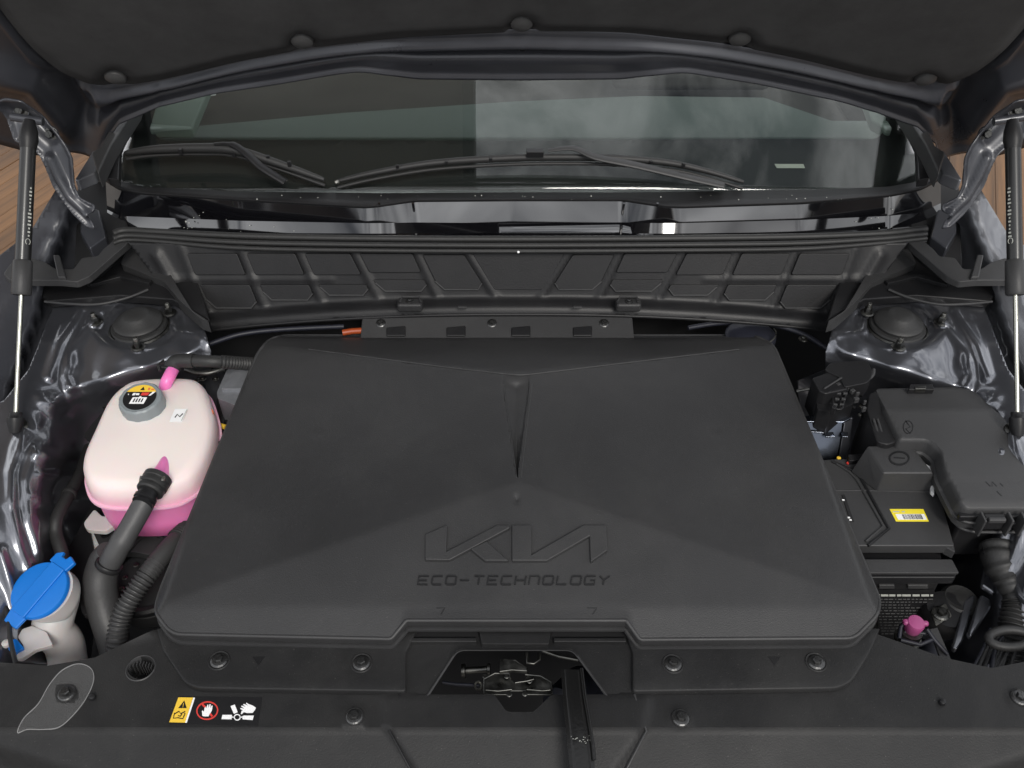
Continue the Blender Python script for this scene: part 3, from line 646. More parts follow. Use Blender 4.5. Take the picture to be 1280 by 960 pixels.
for u in (513, 785):
    a = P(float(u), 379., .985)
    v, f = box_data(a + [0, -.004, 0], (.040, .022, .016)); obj('mount_lug', v, f, PL, ins, bevel=.005)
    tube('lug_rim', [P(u - 13., 377., .998), P(u - 10., 371., .998), P(u + 11., 371., .998), P(u + 13., 377., .998)], .0016, PLG, ins, seg=8)
    bolt(ins, a + [0, -.006, .008], s=.005)
for u in (578, 722): box('clip_slot', P(float(u), 384., .985), (.014, .004, .003), PLG, ins)
# end lobes of the insulator beside each tower
for g in (lambda p: p, mir):
    prism('end_lobe', g([(262, 402), (240, 388), (224, 362), (200, 320), (160, 310), (150, 330), (205, 352), (225, 376), (250, 398)]), 1.012, .99, PL, ins, r=4, bevel=.004)

# ================================================================ engine cover
XC = .006
def zcov(x, y):
    d = np.abs(x - XC)
    pls = [1.0 - .10 * d, 1.0 - .35 * (y - .964), 1.0 - .27 * (.765 - y)]
    lipz = .9595 - .46 * (.612 - y) ; tong = 1.0 - .27 * (.765 - y) - 1.1 * np.maximum(0, d - (.128 - .10 * np.maximum(0, y - .59)))
    k = .00035
    fr = np.maximum(lipz, tong - .0004)
    pls += [fr, .9592 - 1.0 * (d - .4085), .955 - .9 * (y - 1.105)]
    rdg = .0009 * np.exp(-((pls[0] - pls[1]) / .0011) ** 2) * (d > .02)
    A = np.stack(pls); m = A.min(0); z = m - k * np.log(np.exp(-(A - m) / k).sum(0))
    hw = .0185 * np.clip((y - .766) / .175, 0, 1); yy = sm(y, .766, .785) * (1 - sm(y, .945, .966))
    q = np.clip(d / np.maximum(hw, 1e-4), 0, 3); g = np.where(d < hw, 1, 0)
    z = z - yy * (.0040 * (1 - sm(d, hw - .0018, hw + .0004)) + .0062 * np.clip(1 - q, 0, 1)) + rdg
    for (a, b, s, h) in ((P(397., 540., .975)[0], P(397., 540., .975)[1], .006, .0022), (P(895., 540., .975)[0], P(895., 540., .975)[1], .006, .0022), (P(646., 632., .98)[0], P(646., 632., .98)[1], .0035, .003)):
        z = z - h * np.exp(-((x - a) ** 2 + (y - b) ** 2) / s ** 2)
    z = z + .0004 * np.sin(x * 17 + 1) * np.sin(y * 13) + .0009 * np.exp(-((x + .2) ** 2 + (y - .9) ** 2) / .01) - .0009 * np.exp(-((x - .22) ** 2 + (y - .88) ** 2) / .008)
    return z
cov = thing('engine_cover', 'large matt black faceted plastic engine cover with raised lettering on its front', 'engine cover', (XC, .82, .94))
COVF = ondepth(zcov)
co = roundpoly([(336, 424), (352, 419), (944, 419), (967, 430), (1100, 750), (1097, 768), (1068, 797), (800, 799), (783, 775), (508, 775), (489, 798), (214, 792), (193, 764), (200, 738), (322, 440)],
               [10, 10, 14, 12, 14, 12, 10, 4, 2, 2, 4, 14, 12, 12, 10], 5)
surf('top_shell', co, COVF, PL, cov, step=4.0, xs=[628 + 2 * i for i in range(22)], ys=[], angle=40,
     skirt=[(.0010, -.0006), (.0018, -.0025), (.0012, -.0105), (-.002, -.0115), (-.002, -.0140), (.0026, -.0148), (.0034, -.0165), (.0030, -.0195)])
s3 = lambda pts: [(425 + a / 2.977, 640 + b / 2.977) for a, b in pts]
def rail(name, pts, m, r=.0011, lift=0): a_ = np.array(pts, float); tube(name, COVF(a_[:, 0], a_[:, 1]) + np.array([0, 0, lift]), r, m, cov, seg=8)
dens = lambda p, n=30: [tuple(np.array(p[i]) + (np.array(p[i + 1]) - np.array(p[i])) * k / n) for i in range(len(p) - 1) for k in range(n)] + [p[-1]]
rail('crease_highlight', dens([(386, 436.5), (560, 459), (636, 467.5), (650, 468.5), (664, 467.5), (760, 456), (924, 436.5)]), PLG, .0012, -.0003)  # paler tube added as the bright line along the crease
rail('groove_highlight', dens([(629, 480), (646, 598)]), PLG, .0010, -.0003); rail('groove_highlight', dens([(665, 480), (651, 598)]), PLG, .0010, -.0003)  # paler tubes added as bright lines down both groove sides
v_, f_ = tube_data(np.vstack([COVF(np.array(co)[:, 0], np.array(co)[:, 1]), COVF(np.array(co)[:1, 0], np.array(co)[:1, 1])]) - np.array([0, 0, .0010]), .0024, 10, cap=False); obj('rim_highlight', v_, f_, PLG, cov, angle=60)  # paler tube added where the rim's rounded edge would catch light
logo = [s3([(318, 186), (318, 92), (400, 56), (397, 155), (585, 57), (632, 57), (632, 68), (408, 188)]), s3([(486, 146), (546, 116), (628, 190), (540, 190)]),
        s3([(640, 190), (640, 57), (712, 57), (712, 168), (905, 57), (990, 57), (995, 150), (932, 194), (928, 98), (770, 190)])]
polysheet('raised_logo', logo, COVF, .0050, PL, cov, depth=.006, bevel=.0012)
# stroke letters
GL = {'E': [[(1, 0), (0, 0), (0, 1), (1, 1)], [(0, .5), (.85, .5)]], 'C': [[(1, 0), (.1, 0), (0, .12), (0, .88), (.1, 1), (1, 1)]],
      'O': [[(.12, 0), (.88, 0), (1, .12), (1, .88), (.88, 1), (.12, 1), (0, .88), (0, .12), (.12, 0)]], '-': [[(0, .5), (.9, .5)]], 'T': [[(0, 0), (1, 0)], [(.5, 0), (.5, 1)]],
      'H': [[(0, 0), (0, 1)], [(1, 0), (1, 1)], [(0, .5), (1, .5)]], 'N': [[(0, 1), (0, 0), (.88, 0), (1, .12), (1, 1)]], 'L': [[(0, 0), (0, 1), (1, 1)]],
      'G': [[(1, 0), (.1, 0), (0, .12), (0, .88), (.1, 1), (1, 1), (1, .5), (.55, .5)]], 'Y': [[(0, 0), (.5, .5), (1, 0)], [(.5, .5), (.5, 1)]]}
def word(txt, x0, y0, cw, gap, h, slant=.18):
    out = []; x = x0
    for ch in txt:
        for st in GL.get(ch, []): out.append([(x + a * cw + (1 - b) * h * slant, y0 + b * h) for a, b in st])
        x += cw + gap
    return out
cwid = 12.2; wl = word('ECO-TECHNOLOGY', 522, 720.5, cwid, (238 - 14 * cwid) / 13.0 , 10.5)
ribbons('raised_lettering', wl, 1.9, COVF, .0014, PLD, cov)
ribbons('moulding_marks', [[(546, 760), (556, 760), (551, 768)], [(734, 760), (746, 760), (741, 768)]], 1.2, COVF, .0005, PLD, cov)

# lower flange tray under the cover, screwed on the shroud
def flat(z): return lambda u, v: P(u, v, z + 0 * u)
tray = thing('cover_mounting_tray', 'black moulded tray under the front of the engine cover, held by four bolts', 'mounting tray', (0, .56, .935))
TZ = .926
lft = roundpoly([(198, 786), (520, 786), (505, 815), (505, 862), (247, 858), (232, 851), (206, 812)], [0, 0, 0, 2, 8, 6, 6], 5)
rgt = roundpoly([(783, 786), (1098, 786), (1085, 815), (1063, 850), (1046, 858), (793, 862), (793, 815)], [0, 0, 6, 10, 10, 2, 0], 5)
sk = [(.0012, -.0004), (.002, -.0016), (.002, -.008)]
surf('left_flange', lft, flat(TZ), PL2, tray, step=12, skirt=sk, angle=50)
surf('right_flange', rgt, flat(TZ), PL2, tray, step=12, skirt=sk, angle=50)
mid = [(505, 790), (786, 790), (794, 812), (797, 868), (500, 868), (498, 812)]
arch = roundpoly([(533, 872), (572, 812), (716, 812), (760, 872)], [0, 9, 9, 0], 5)
surf('latch_surround', mid, lambda u, v: P(u, v, .919 - .012 * sm(np.abs(u - 647), 118, 150) * 0 + .0025 * np.exp(-(distpl(u, v, arch[1:-1]) / 2.6) ** 2)), PL2, tray, step=5, holes=[arch], skirt=[(0, -.004)], hole_skirt=.003, angle=60)
tube('arch_bead', [P(a, b, .9195) for a, b in dens(arch[1:-1] if False else arch, 6)], .0016, PLG, tray, seg=8)
for a, b in ((510, 596), (692, 783)):
    prism('slot_lip', [(a, 797), (b, 797), (b, 802), (a, 802)], .9255, .915, PL2, tray, bevel=.0012)
    prism('painted_slot_shade', [(a - 3, 786), (b + 2, 786), (b + 2, 796), (a - 3, 796)], .9204, .918, DARK, tray, bevel=0)  # black slab stands in for the shade under the tongue
prism('centre_tab', [(598, 784), (690, 784), (686, 805), (602, 805)], .9285, .915, PL2, tray, r=2, bevel=.001)
for u, v in ((274, 826), (452, 829), (841, 830), (1020, 828)):
    c = P(float(u), float(v), TZ); lathe('bolt_seat', [(.0125, 0), (.0125, .0006), (.0115, .0016), (.0095, .0006)], c, PL2, tray, seg=28)
    bolt(tray, c + [0, 0, .0006], s=.0078)
for u in (323, 968): polysheet('arrow_mark', [[(u - 8, 821), (u + 8, 821), (u, 832)]], flat(TZ), .0004, PLD, tray)

# rear bracket plate behind the cover
rb = thing('rear_cover_bracket', 'flat black bracket strip with three bolts and four notches behind the engine cover', 'bracket', (0, 1.12, .96))
RP = Plane((0, 1.150, .958), (0, -.35, .94))
pslab('plate', [(453, 394), (600, 391), (790, 392), (793, 424), (450, 424)], RP, .005, PLG, rb, r=2, bevel=.002)
pslab('front_lip', [(452, 393), (600, 390), (791, 391), (791, 394), (600, 393), (453, 396)], RP, .006, PLG, rb, lift=.003, bevel=.001)
for u, v in ((476, 404), (615, 404), (755, 404)): bolt(rb, RP.hit(float(u), float(v)), RP.n, s=.0062)
for u in (496, 571, 652, 729): pslab('notch', [(u - 13, 410), (u + 11, 408), (u + 11, 421), (u - 13, 421)], RP, .006, PLD, rb, lift=.003, bevel=.002)

# ================================================================ front shroud
shr = thing('radiator_shroud', 'wide matt black radiator shroud panel across the front of the bay with a warning label', 'shroud', (0, .5, .92))
SZ = .917
def zshr(u, v):
    z = SZ - .00 * u
    z = z - .004 * sm(v, 911, 915) - (v - 913).clip(0) * .00035
    # centre raised hexagonal field
    dx = np.abs(u - 645); hx = np.interp(v, [868, 914, 960, 1000], [170, 160, 128, 110]) if True else 0
    z = z + .0045 * (1 - sm(dx, hx - 4, hx + 4)) * sm(v, 860, 872)
    # side wedges dropping away
    lw = sm((v - (960 - (u + 0) * .30)), 0, 5) * (u < 160); z = z - .0 * lw
    rw = sm((v - (914 + (1180 - u).clip(0) * .18)), 0, 6) * sm(u, 1120, 1150); z = z - .0 * rw
    edge = np.interp(u, [-60, 0, 200, 1130, 1280, 1340], [905, 926, 990, 990, 940, 915]); z = z - .02 * sm(v, edge, edge + 40)
    z = z + .004 * np.exp(-(distpl(u, v, [(-20, 826), (190, 790)]) / 6) ** 2)
    for a, b in ((83, 867), (443, 896), (851, 898), (1275, 872)): z = z + .0016 * (1 - sm(np.hypot(u - a, (v - b) * 1.2), 13, 17))
    return z
so_ = [(-80, 848), (0, 828), (60, 832), (118, 822), (190, 788), (240, 780), (1060, 780), (1100, 794), (1180, 822), (1240, 835), (1360, 812), (1400, 1010), (-120, 1010)]
notch = roundpoly([(522, 868), (618, 868), (632, 888), (638, 890), (666, 890), (672, 885), (690, 868), (774, 868), (790, 795), (505, 795)], [0, 3, 3, 0, 0, 3, 3, 0, 0, 0], 3)
hole1 = circ(176, 835, 17, 14, 24)
surf('shroud_panel', so_, lambda u, v: P(u, v, zshr(u, v)), PL2, shr, step=5.5, holes=[notch, hole1], skirt=[(.001, -.002), (.001, -.012)], hole_skirt=.02, angle=45)
c = P(176., 835., SZ); lathe('access_hole_rim', [(.0150, -.03), (.0150, 0), (.0158, .0010), (.0168, 0)], c, PLG, shr, seg=30, cap=False)
for k in range(8): box('hole_rib', c + [-.014 + k * .0035, .008 - abs(k - 3) * .001, -.012], (.0008, .006, .02), PLG, shr, bevel=0)
# centre fold lines
tube('fold_line', [P(*q) for q in ((500., 868., SZ + .004), (487., 914., SZ + .001), (512., 960., SZ - .016), (530., 1000., SZ - .03))], .0012, PLD, shr, seg=6)
tube('fold_line', [P(*q) for q in ((793., 868., SZ + .004), (808., 914., SZ + .001), (784., 960., SZ - .016), (770., 1000., SZ - .03))], .0012, PLG, shr, seg=6)
for u, v in ((83, 867), (443, 896), (851, 898), (1275, 872)):
    c = P(float(u), float(v), SZ + .0018); lathe('bolt_seat', [(.0105, 0), (.0105, .0006), (.0098, .0014), (.0085, .0004)], c, PL2, shr, seg=24); bolt(shr, c, s=.0078)
for u, v in ((116, 873), (1177, 879)): lathe('push_pin', [(.0036, 0), (.0040, .002), (.0034, .0045), (.0015, .0055)], P(float(u), float(v), SZ), PLD, shr, seg=14)
# clear film patch round the left bolt
fp = catmull([(22, 916), (30, 898), (48, 880), (62, 856), (78, 838), (98, 830), (114, 836), (117, 852), (106, 876), (88, 898), (72, 910), (52, 912), (34, 912)], 5, closed=True)
FS = lambda u, v: P(u, v, zshr(u, v))
fr_ = polysheet('clear_film_patch', [fp], FS, .0003, FILM, shr, lift=.0004, depth=.0002)
ribbons('film_edge', [np.vstack([fp, fp[:1]])], .8, FS, .0004, FILMEDGE, fr_, lift=.0004)
# warning label
lab = polysheet('warning_label', [[(223, 870.5), (328, 872), (322, 907), (211, 905)]], FS, .0004, BLK, shr)
T = lambda pts: [(200 + a * 140 / 1280, 860 + b * 60 / 549) for a, b in pts]
LZ = .0007
polysheet('yellow_field', [T([(212, 112), (380, 114), (290, 400), (108, 396)])], FS, .0002, YEL, lab, lift=LZ)
polysheet('white_edge', [T([(382, 114), (402, 116), (308, 402), (290, 400)])], FS, .0002, WHITE, lab, lift=LZ)
polysheet('warning_triangle', [T([(280, 150), (308, 236), (210, 236)])], FS, .0002, BLK, lab, lift=LZ + .0003)
ribbons('book_symbol', [T([(170, 290), (155, 352), (210, 346), (262, 358), (290, 296), (278, 292)]), T([(172, 300), (220, 272), (240, 300), (290, 272)]), T([(210, 320), (235, 330), (255, 300)])], 1.2, FS, .0002, BLK, lab, lift=LZ + .0003)
polysheet('exclamation_mark', [T([(270, 180), (276, 180), (270, 212), (264, 212)]), T([(263, 218), (270, 218), (268, 228), (261, 228)])], FS, .0001, YEL, lab, lift=LZ + .0006)
ring = T([(542 + 118 * math.cos(a) - 12 * math.sin(a), 262 - 98 * math.sin(a) - 16 * math.cos(a)) for a in np.linspace(0, 2 * math.pi, 33)])
ribbons('red_prohibition_ring', [ring], 1.6, FS, .0002, RED, lab, lift=LZ)
ribbons('red_prohibition_bar', [T([(486, 192), (520, 225)]), T([(575, 300), (600, 330)])], 2.4, FS, .0002, RED, lab, lift=LZ + .0006)
hand = T([(486, 322), (482, 270), (490, 262), (505, 278), (515, 215), (524, 215), (530, 240), (545, 196), (555, 197), (556, 238), (570, 190), (582, 192), (578, 240), (594, 205), (604, 210), (595, 262), (575, 300), (555, 330), (500, 330)])
polysheet('white_hand', [hand], FS, .0002, WHITE, lab, lift=LZ + .0003)
polysheet('white_fan', [T([(704, 360), (716, 312), (824, 312), (820, 362)]), T([(946, 362), (938, 330), (960, 320), (1074, 320), (1060, 370)]), T([(808, 212), (856, 194), (890, 280), (846, 300)])], FS, .0002, WHITE, lab, lift=LZ)
ribbons('fan_hub', [T(circ(884, 338, 34, 32, 16) + [(918, 338)]), T([(824, 336), (850, 336)]), T([(918, 336), (944, 336)])], 1.1, FS, .0002, WHITE, lab, lift=LZ)
h2 = T([(1098, 230), (1060, 205), (1010, 186), (990, 172), (984, 182), (1010, 206), (960, 186), (950, 196), (985, 222), (935, 205), (930, 216), (968, 242), (924, 232), (918, 242), (950, 262), (934, 266), (926, 300), (936, 304), (960, 280), (1000, 290), (1060, 288), (1085, 256)])
polysheet('white_wrist_hand', [h2], FS, .0002, WHITE, lab, lift=LZ)

# ================================================================ bonnet latch in the opening
la = thing('bonnet_latch', 'small metal bonnet latch mechanism inside the dark opening of the tray', 'latch', (0, .53, .89))
Lz = .905
Q = lambda pts: [(530 + a * 270 / 1280, 790 + b * 170 / 806) for a, b in pts]
prism('latch_plate', Q([(345, 372), (355, 262), (420, 238), (512, 238), (516, 280), (540, 300), (590, 300), (620, 236), (700, 250), (760, 296), (762, 372), (610, 372), (600, 350), (520, 350), (500, 372)]), Lz, Lz - .003, STEELD, la, bevel=.0008)
prism('striker_catch', Q([(446, 236), (450, 164), (480, 156), (530, 166), (606, 212), (612, 232), (520, 226)]), Lz + .012, Lz + .006, STEELD, la, bevel=.001)
for pl in ([(352, 370), (352, 280), (420, 244), (505, 246), (512, 275)], [(366, 344), (440, 350), (520, 340)], [(600, 252), (690, 260), (756, 296), (758, 370)], [(610, 340), (700, 348), (748, 344)], [(540, 300), (610, 290), (650, 280)], [(450, 168), (540, 168), (608, 214)]):
    tube('latch_rod', [P(a, b, Lz + .006) for a, b in Q(pl)], .0011, STEELD, la, seg=8)
for a, b in Q([(362, 262), (490, 262), (625, 290), (598, 366), (505, 370), (478, 200)]): bolt(la, P(a, b, Lz + .002), s=.0026, m=STEELD)
tube('release_cable', [P(a, b, .88) for a, b in Q([(110, 300), (200, 312), (300, 316), (330, 318)])], .0022, BLOCK, la, seg=8)
tube('cable_eye', [P(*q, .895) for q in Q(circ(322, 318, 20, 24, 14) + [(342, 318)])], .0012, STEEL, la, seg=6)
lathe('latch_spring', [(.008, 0), (.008, .004), (.004, .005), (.004, .03), (.007, .031), (.007, .034)], P(*Q([(225, 230)])[0], .87), STEELD, la, n=(1, 0, .1))
tube('hook', [P(a, b, .895) for a, b in Q([(610, 120), (612, 185), (650, 188), (685, 165), (688, 125)])], .0016, STEELD, la, seg=8)
tube('bracket_arm', [P(a, b, .90) for a, b in Q([(700, 110), (800, 145), (915, 166)])], .0022, STEELD, la, seg=8)
# rubber strap hanging over the edge
STRP = mat('glossy_black_rubber', (.006, .006, .006), .32, spec=.35, nscale=300, nstr=.3, var=.2)
stp = thing('rubber_strap', 'black ribbed rubber strap lying over the front edge beside the latch', 'strap', (.07, .5, .935))
rows = [(702, 727, 838, .944), (704, 730, 870, .946), (708, 736, 910, .944), (710, 740, 932, .942), (712, 742, 950, .938), (716, 744, 1000, .930)]
v = []; f = []
for a, b, y, z in rows:
    for t in (0, .12, .2, .45, .5, .55, .8, .88, 1):
        h = .0012 if t in (.12, .88) else 0
        v.append(P(a + (b - a) * t, float(y), z + h))
for j in range(len(rows) - 1):
    for i in range(8): f.append([j * 9 + i, j * 9 + i + 1, (j + 1) * 9 + i + 1, (j + 1) * 9 + i])
obj('strap_body', v, f, STRP, stp, solid=.004, bevel=.0005)
tube('strap_edge', [P(*q) for q in ((727., 836., .948), (731., 870., .950), (737., 905., .948), (741., 930., .946), (743., 950., .942))], .002, STRP, stp, seg=8)
dd = []
for k in range(16): dd.append(box_data(P(random.uniform(712, 738), random.gauss(924, 3), .9455), (random.uniform(.0006, .0020), .0004, .0004), rot=random.random()))
v, f = merge(dd); o = obj('dried_splash_marks', v, f, TICK, stp, smooth=False); o['kind'] = 'stuff'

# ================================================================ bonnet, hinges, gas struts, wipers
CLIPM = mat('lining_clip_plastic', (.06, .06, .06), .5)
BT = np.array([0, -math.cos(R(55)), math.sin(R(55))]); BN = np.array([0, -math.sin(R(55)), -math.cos(R(55))])
B = Plane((0, 1.3, 1.293), BN); B0 = np.array([0, 1.3, 1.293])
bon = thing('bonnet', 'open dark grey bonnet with black felt lining, propped up over the engine bay', 'bonnet', (0, 1.3, 1.29))
padE = [(-60, -70), (-20, -20), (0, 12), (36, 58), (76, 92), (110, 106), (140, 109), (200, 100), (300, 74), (400, 56), (500, 46), (650, 41.5), (796, 46), (896, 56), (996, 74), (1096, 98), (1156, 108), (1190, 106), (1220, 92), (1260, 58), (1296, 12), (1316, -20), (1356, -70)]
lowE = [(-60, 176), (0, 176), (22, 182), (48, 190), (90, 186), (124, 191), (127, 180), (150, 148), (200, 126), (270, 109), (350, 97), (425, 84), (458, 80), (482, 82), (519, 90.5), (648, 92), (778, 90.5), (818, 82), (855, 82), (946, 97), (1050, 119), (1100, 135), (1146, 152), (1168, 172), (1174, 193), (1206, 187), (1248, 190), (1274, 182), (1296, 176), (1356, 176)]
def bfn(u, v):
    p = B.hit(u, v); uu = np.where(u > 648, 1296 - u, u)
    py = np.interp(uu, [a for a, b in padE[:12]], [b for a, b in padE[:12]]); ly = np.interp(uu, [a for a, b in lowE[:16]], [b for a, b in lowE[:16]])
    s = (v - py) / np.maximum(ly - py, 6)
    cen = sm(uu, 110, 190)
    dl = distpl(uu, v, lowE[:16]); dp = distpl(uu, v, padE[:12])
    d = .014 * np.exp(-((dp - 6) / 5.5) ** 2)
    d = d - .022 * cen * (sm(s, .22, .40) * (1 - sm(s, .52, .70)))
    d = d + .007 * np.exp(-(dl / 3) ** 2)
    # corner pressing where the hinge is bolted on
    c2 = 1 - cen
    d = d + c2 * (-.030 * np.exp(-(distpl(uu, v, [(20, 0), (60, 60), (86, 110), (104, 150)]) / 15) ** 2) + .022 * np.exp(-(distpl(uu, v, [(-40, 80), (40, 100), (80, 150)]) / 16) ** 2)
                  + .012 * np.exp(-(distpl(uu, v, [(128, 124), (150, 128), (140, 150), (124, 182)]) / 10) ** 2))
    d = d - .016 * np.exp(-((uu - 108) ** 2 / 70 + (v - 117) ** 2 / 30)) + .005 * np.exp(-((np.hypot(uu - 108, (v - 117) * 1.5) - 12) / 3) ** 2)
    d = d + .003 * np.exp(-(distpl(uu, v, [(0, 150), (40, 160), (90, 178)]) / 5) ** 2)
    for k, (a, b, c) in enumerate(((90, 168, 5), (98, 172, 4), (84, 176, 4), (100, 160, 4), (104, 178, 5))): d = d + .004 * np.exp(-((uu - a) ** 2 + (v - b) ** 2) / c ** 2) * (1 - cen)
    return p + d[..., None] * B.n
US = np.unique(np.r_[np.linspace(-60, 200, 120), np.linspace(200, 1096, 220), np.linspace(1096, 1356, 120)]); SS = np.r_[-.12, np.linspace(0, 1, 34)]
def smooth1(a, k=5): return np.convolve(np.pad(a, k, mode='edge'), np.ones(2 * k + 1) / (2 * k + 1), 'valid')
PYc = smooth1(np.interp(US, *zip(*padE)), 6); LYc = np.interp(US, *zip(*lowE)); LYc = np.where((US > 170) & (US < 1126), smooth1(LYc, 3), LYc)
gu = np.repeat(US[None], len(SS), 0); gs = np.repeat(SS[:, None], len(US), 1); gv = PYc[None] + (LYc - PYc)[None] * gs
def prof(s): return .013 * np.exp(-((s - .16) / .11) ** 2) - .042 * sm(s, .26, .40) * (1 - sm(s, .50, .60)) + .004 * sm(s, .55, .7) + .007 * np.exp(-((s - .99) / .045) ** 2)
def bgrid(u, v, s):
    uu = np.where(u > 648, 1296 - u, u); cen = sm(uu, 90, 170); c2 = 1 - cen
    d = cen * prof(s) + c2 * (.012 * np.exp(-((v - np.interp(uu, *zip(*padE[:12])) - 7) / 6) ** 2))
    d = d + .004 * cen * np.exp(-((uu - 478) / 26) ** 2) * sm(s, .6, .9)
    d = d + c2 * (-.030 * np.exp(-(distpl(uu, v, [(20, 0), (60, 60), (86, 110), (104, 150)]) / 16) ** 2) + .020 * np.exp(-(distpl(uu, v, [(-40, 80), (40, 100), (80, 150)]) / 17) ** 2)
                  + .012 * np.exp(-(distpl(uu, v, [(128, 124), (150, 128), (140, 150), (124, 182)]) / 11) ** 2) + .006 * np.exp(-(distpl(uu, v, lowE[:7]) / 4) ** 2))
    d = d - .018 * np.exp(-((uu - 108) ** 2 / 60 + (v - 117) ** 2 / 26)) + .004 * np.exp(-((np.hypot(uu - 108, (v - 117) * 1.5) - 13) / 3.5) ** 2)
    return B.hit(u, v) + d[..., None] * B.n
gw = bgrid(gu, gv, gs).reshape(-1, 3); nu = len(US)
obj('inner_frame', gw, [[j * nu + i, j * nu + i + 1, (j + 1) * nu + i + 1, (j + 1) * nu + i] for j in range(len(SS) - 1) for i in range(nu - 1)], PAINTM, bon, solid=.002, angle=180)
pad = [(a, b - 1.5) for a, b in padE if -25 < a < 1320]
def smooth1(a, k=5): return np.convolve(np.pad(a, k, mode='edge'), np.ones(2 * k + 1) / (2 * k + 1), 'valid')
CL = [(145, 88), (378, 42), (652, 25), (925, 45), (1157, 93)]
def padf(u, v):
    p = B.hit(u, v); dp = distpl(u, v, padE)
    d = .004 + .012 * sm(dp, 2, 24) + .004 * np.sin(u / 170.) * np.sin(v / 60. + 1)
    for a, b in CL: d = d - .010 * np.exp(-(((u - a) ** 2 + ((v - b) * 1.3) ** 2) / 19 ** 2) ** 2)
    return p + d[..., None] * B.n
CL = [(145, 88), (378, 42), (652, 25), (925, 45), (1157, 93)]
PU = np.linspace(-30, 1326, 170); PR = np.r_[np.linspace(0, .12, 10), np.linspace(.14, 1, 26)]
pe = smooth1(np.interp(PU, *zip(*padE)), 4) - 1.0
pu = np.repeat(PU[None], len(PR), 0); pv_ = pe[None] + (-130 - pe)[None] * PR[:, None]
pw_ = padf(pu.ravel(), pv_.ravel()); npu = len(PU)
pw_[:npu] -= B.n * .010
obj('felt_lining', pw_, [[q * npu + i, q * npu + i + 1, (q + 1) * npu + i + 1, (q + 1) * npu + i] for q in range(len(PR) - 1) for i in range(npu - 1)], FELT, bon, angle=180)
# the rest of the lining and the outer skin beyond the frame
def bp(x, t, d): return np.array([x, 0, 0]) + B0 + BT * t + B.n * d
tt = .27
extr('felt_lining', [bp(-.78, tt, .012), bp(.78, tt, .012), bp(.70, .98, .012), bp(-.70, .98, .012)], -B.n * .012, FELT, bon, bevel=.004)
extr('outer_skin', [bp(-.66, -.0, -.035), bp(.66, -.0, -.035), bp(.84, .15, -.035), bp(.86, .5, -.035), bp(.80, 1.04, -.035), bp(-.80, 1.04, -.035), bp(-.86, .5, -.035), bp(-.84, .15, -.035)], -B.n * .02, BODY, bon, bevel=.008)
for a, b in CL:
    c = padf(np.array([float(a)]), np.array([float(b)]))[0] + B.n * .001
    lathe('lining_clip', [(.0150, -.004), (.0155, .003), (.0145, .0062), (.010, .0085), (.004, .0095)], c, CLIPM, bon, n=B.n, seg=28)
for u, v in ((690, 72), (735, 78), (560, 76)): pass
dr = []
for k in range(150):
    u = random.choice([random.uniform(160, 420), random.uniform(480, 800), random.uniform(960, 1120)])
    uu = 1296 - u if u > 648 else u; ly = np.interp(uu, [a for a, b in lowE[:16]], [b for a, b in lowE[:16]])
    c = bfn(np.array([u]), np.array([ly - random.uniform(4, 14)]))[0]; r_ = random.uniform(.0005, .0016)
    dr.append(lathe_data([(r_, 0), (r_ * .8, r_ * .5), (r_ * .1, r_ * .7)], c, B.n, seg=6))
v, f = merge(dr); o = obj('water_beads', v, f, STEELD, bon); o['kind'] = 'stuff'
obj('rubber_plug', *lathe_data([(.008, 0), (.008, .003), (.004, .006)], bfn(np.array([653.]), np.array([53.]))[0], B.n, seg=16), m=PLD, parent=bon)

HP = Plane((0, 1.235, 1.2), (0, -.93, .36))
def hinge(mi):
    g = mir if mi else (lambda p: p)
    h = bpy.data.objects.new('bonnet_hinge', None); COL.objects.link(h); h.parent = bon; h.location = Vector(PY(*g([(100, 250)])[0], 1.24)) - bon.location
    arm = [(3, 128), (22, 121), (42, 124), (52, 138), (66, 158), (84, 180), (92, 196), (94, 215), (95, 232), (102, 246), (120, 256), (121, 262), (112, 268), (122, 286), (110, 283), (94, 268), (80, 250), (68, 232), (60, 210), (52, 194), (40, 184), (20, 176), (14, 156)]
    ol = g(arm); ol = ol[::-1] if mi else ol
    def hf(u, v):
        uu = 1296 - u if mi else u; p = HP.hit(u, v)
        d = .006 * np.exp(-(distpl(uu, v, arm + [arm[0]]) / 3.4) ** 2) + .012 * np.exp(-(distpl(uu, v, [(64, 196), (76, 222), (90, 246), (112, 266)]) / 4.5) ** 2)
        d = d - .010 * np.exp(-(distpl(uu, v, [(16, 132), (40, 148), (66, 174)]) / 8) ** 2)
        d = d + .03 * sm(v, 150, 120)
        return p + d[..., None] * HP.n
    surf('hinge_arm', catp(ol), hf, PAINTM, h, step=3, solid=.003)
    for a, b in ((28, 137), (60, 168)):
        u, v = g([(a, b)])[0]; q = hf(np.array([float(u)]), np.array([float(v)]))[0]
        bolt(h, q, (0, -.93, .36), s=.0095, m=STEELD, name='hinge_bolt')
        lathe('washer', [(.012, 0), (.012, .0015), (.008, .002)], q, PAINTM, h, n=(0, -.93, .36), seg=20)
    tube('hinge_pin', [PY(*q, 1.205) for q in g([(14, 146), (40, 150), (54, 152)])], .006, PAINTM, h, seg=10)
    prism('body_bracket', g([(100, 255), (124, 262), (132, 296), (112, 310), (100, 290)]), 1.05, 1.0, PAINTM, h, bevel=.003)
def catp(p): return roundpoly(p, 4, 2)
hinge(0); hinge(1)

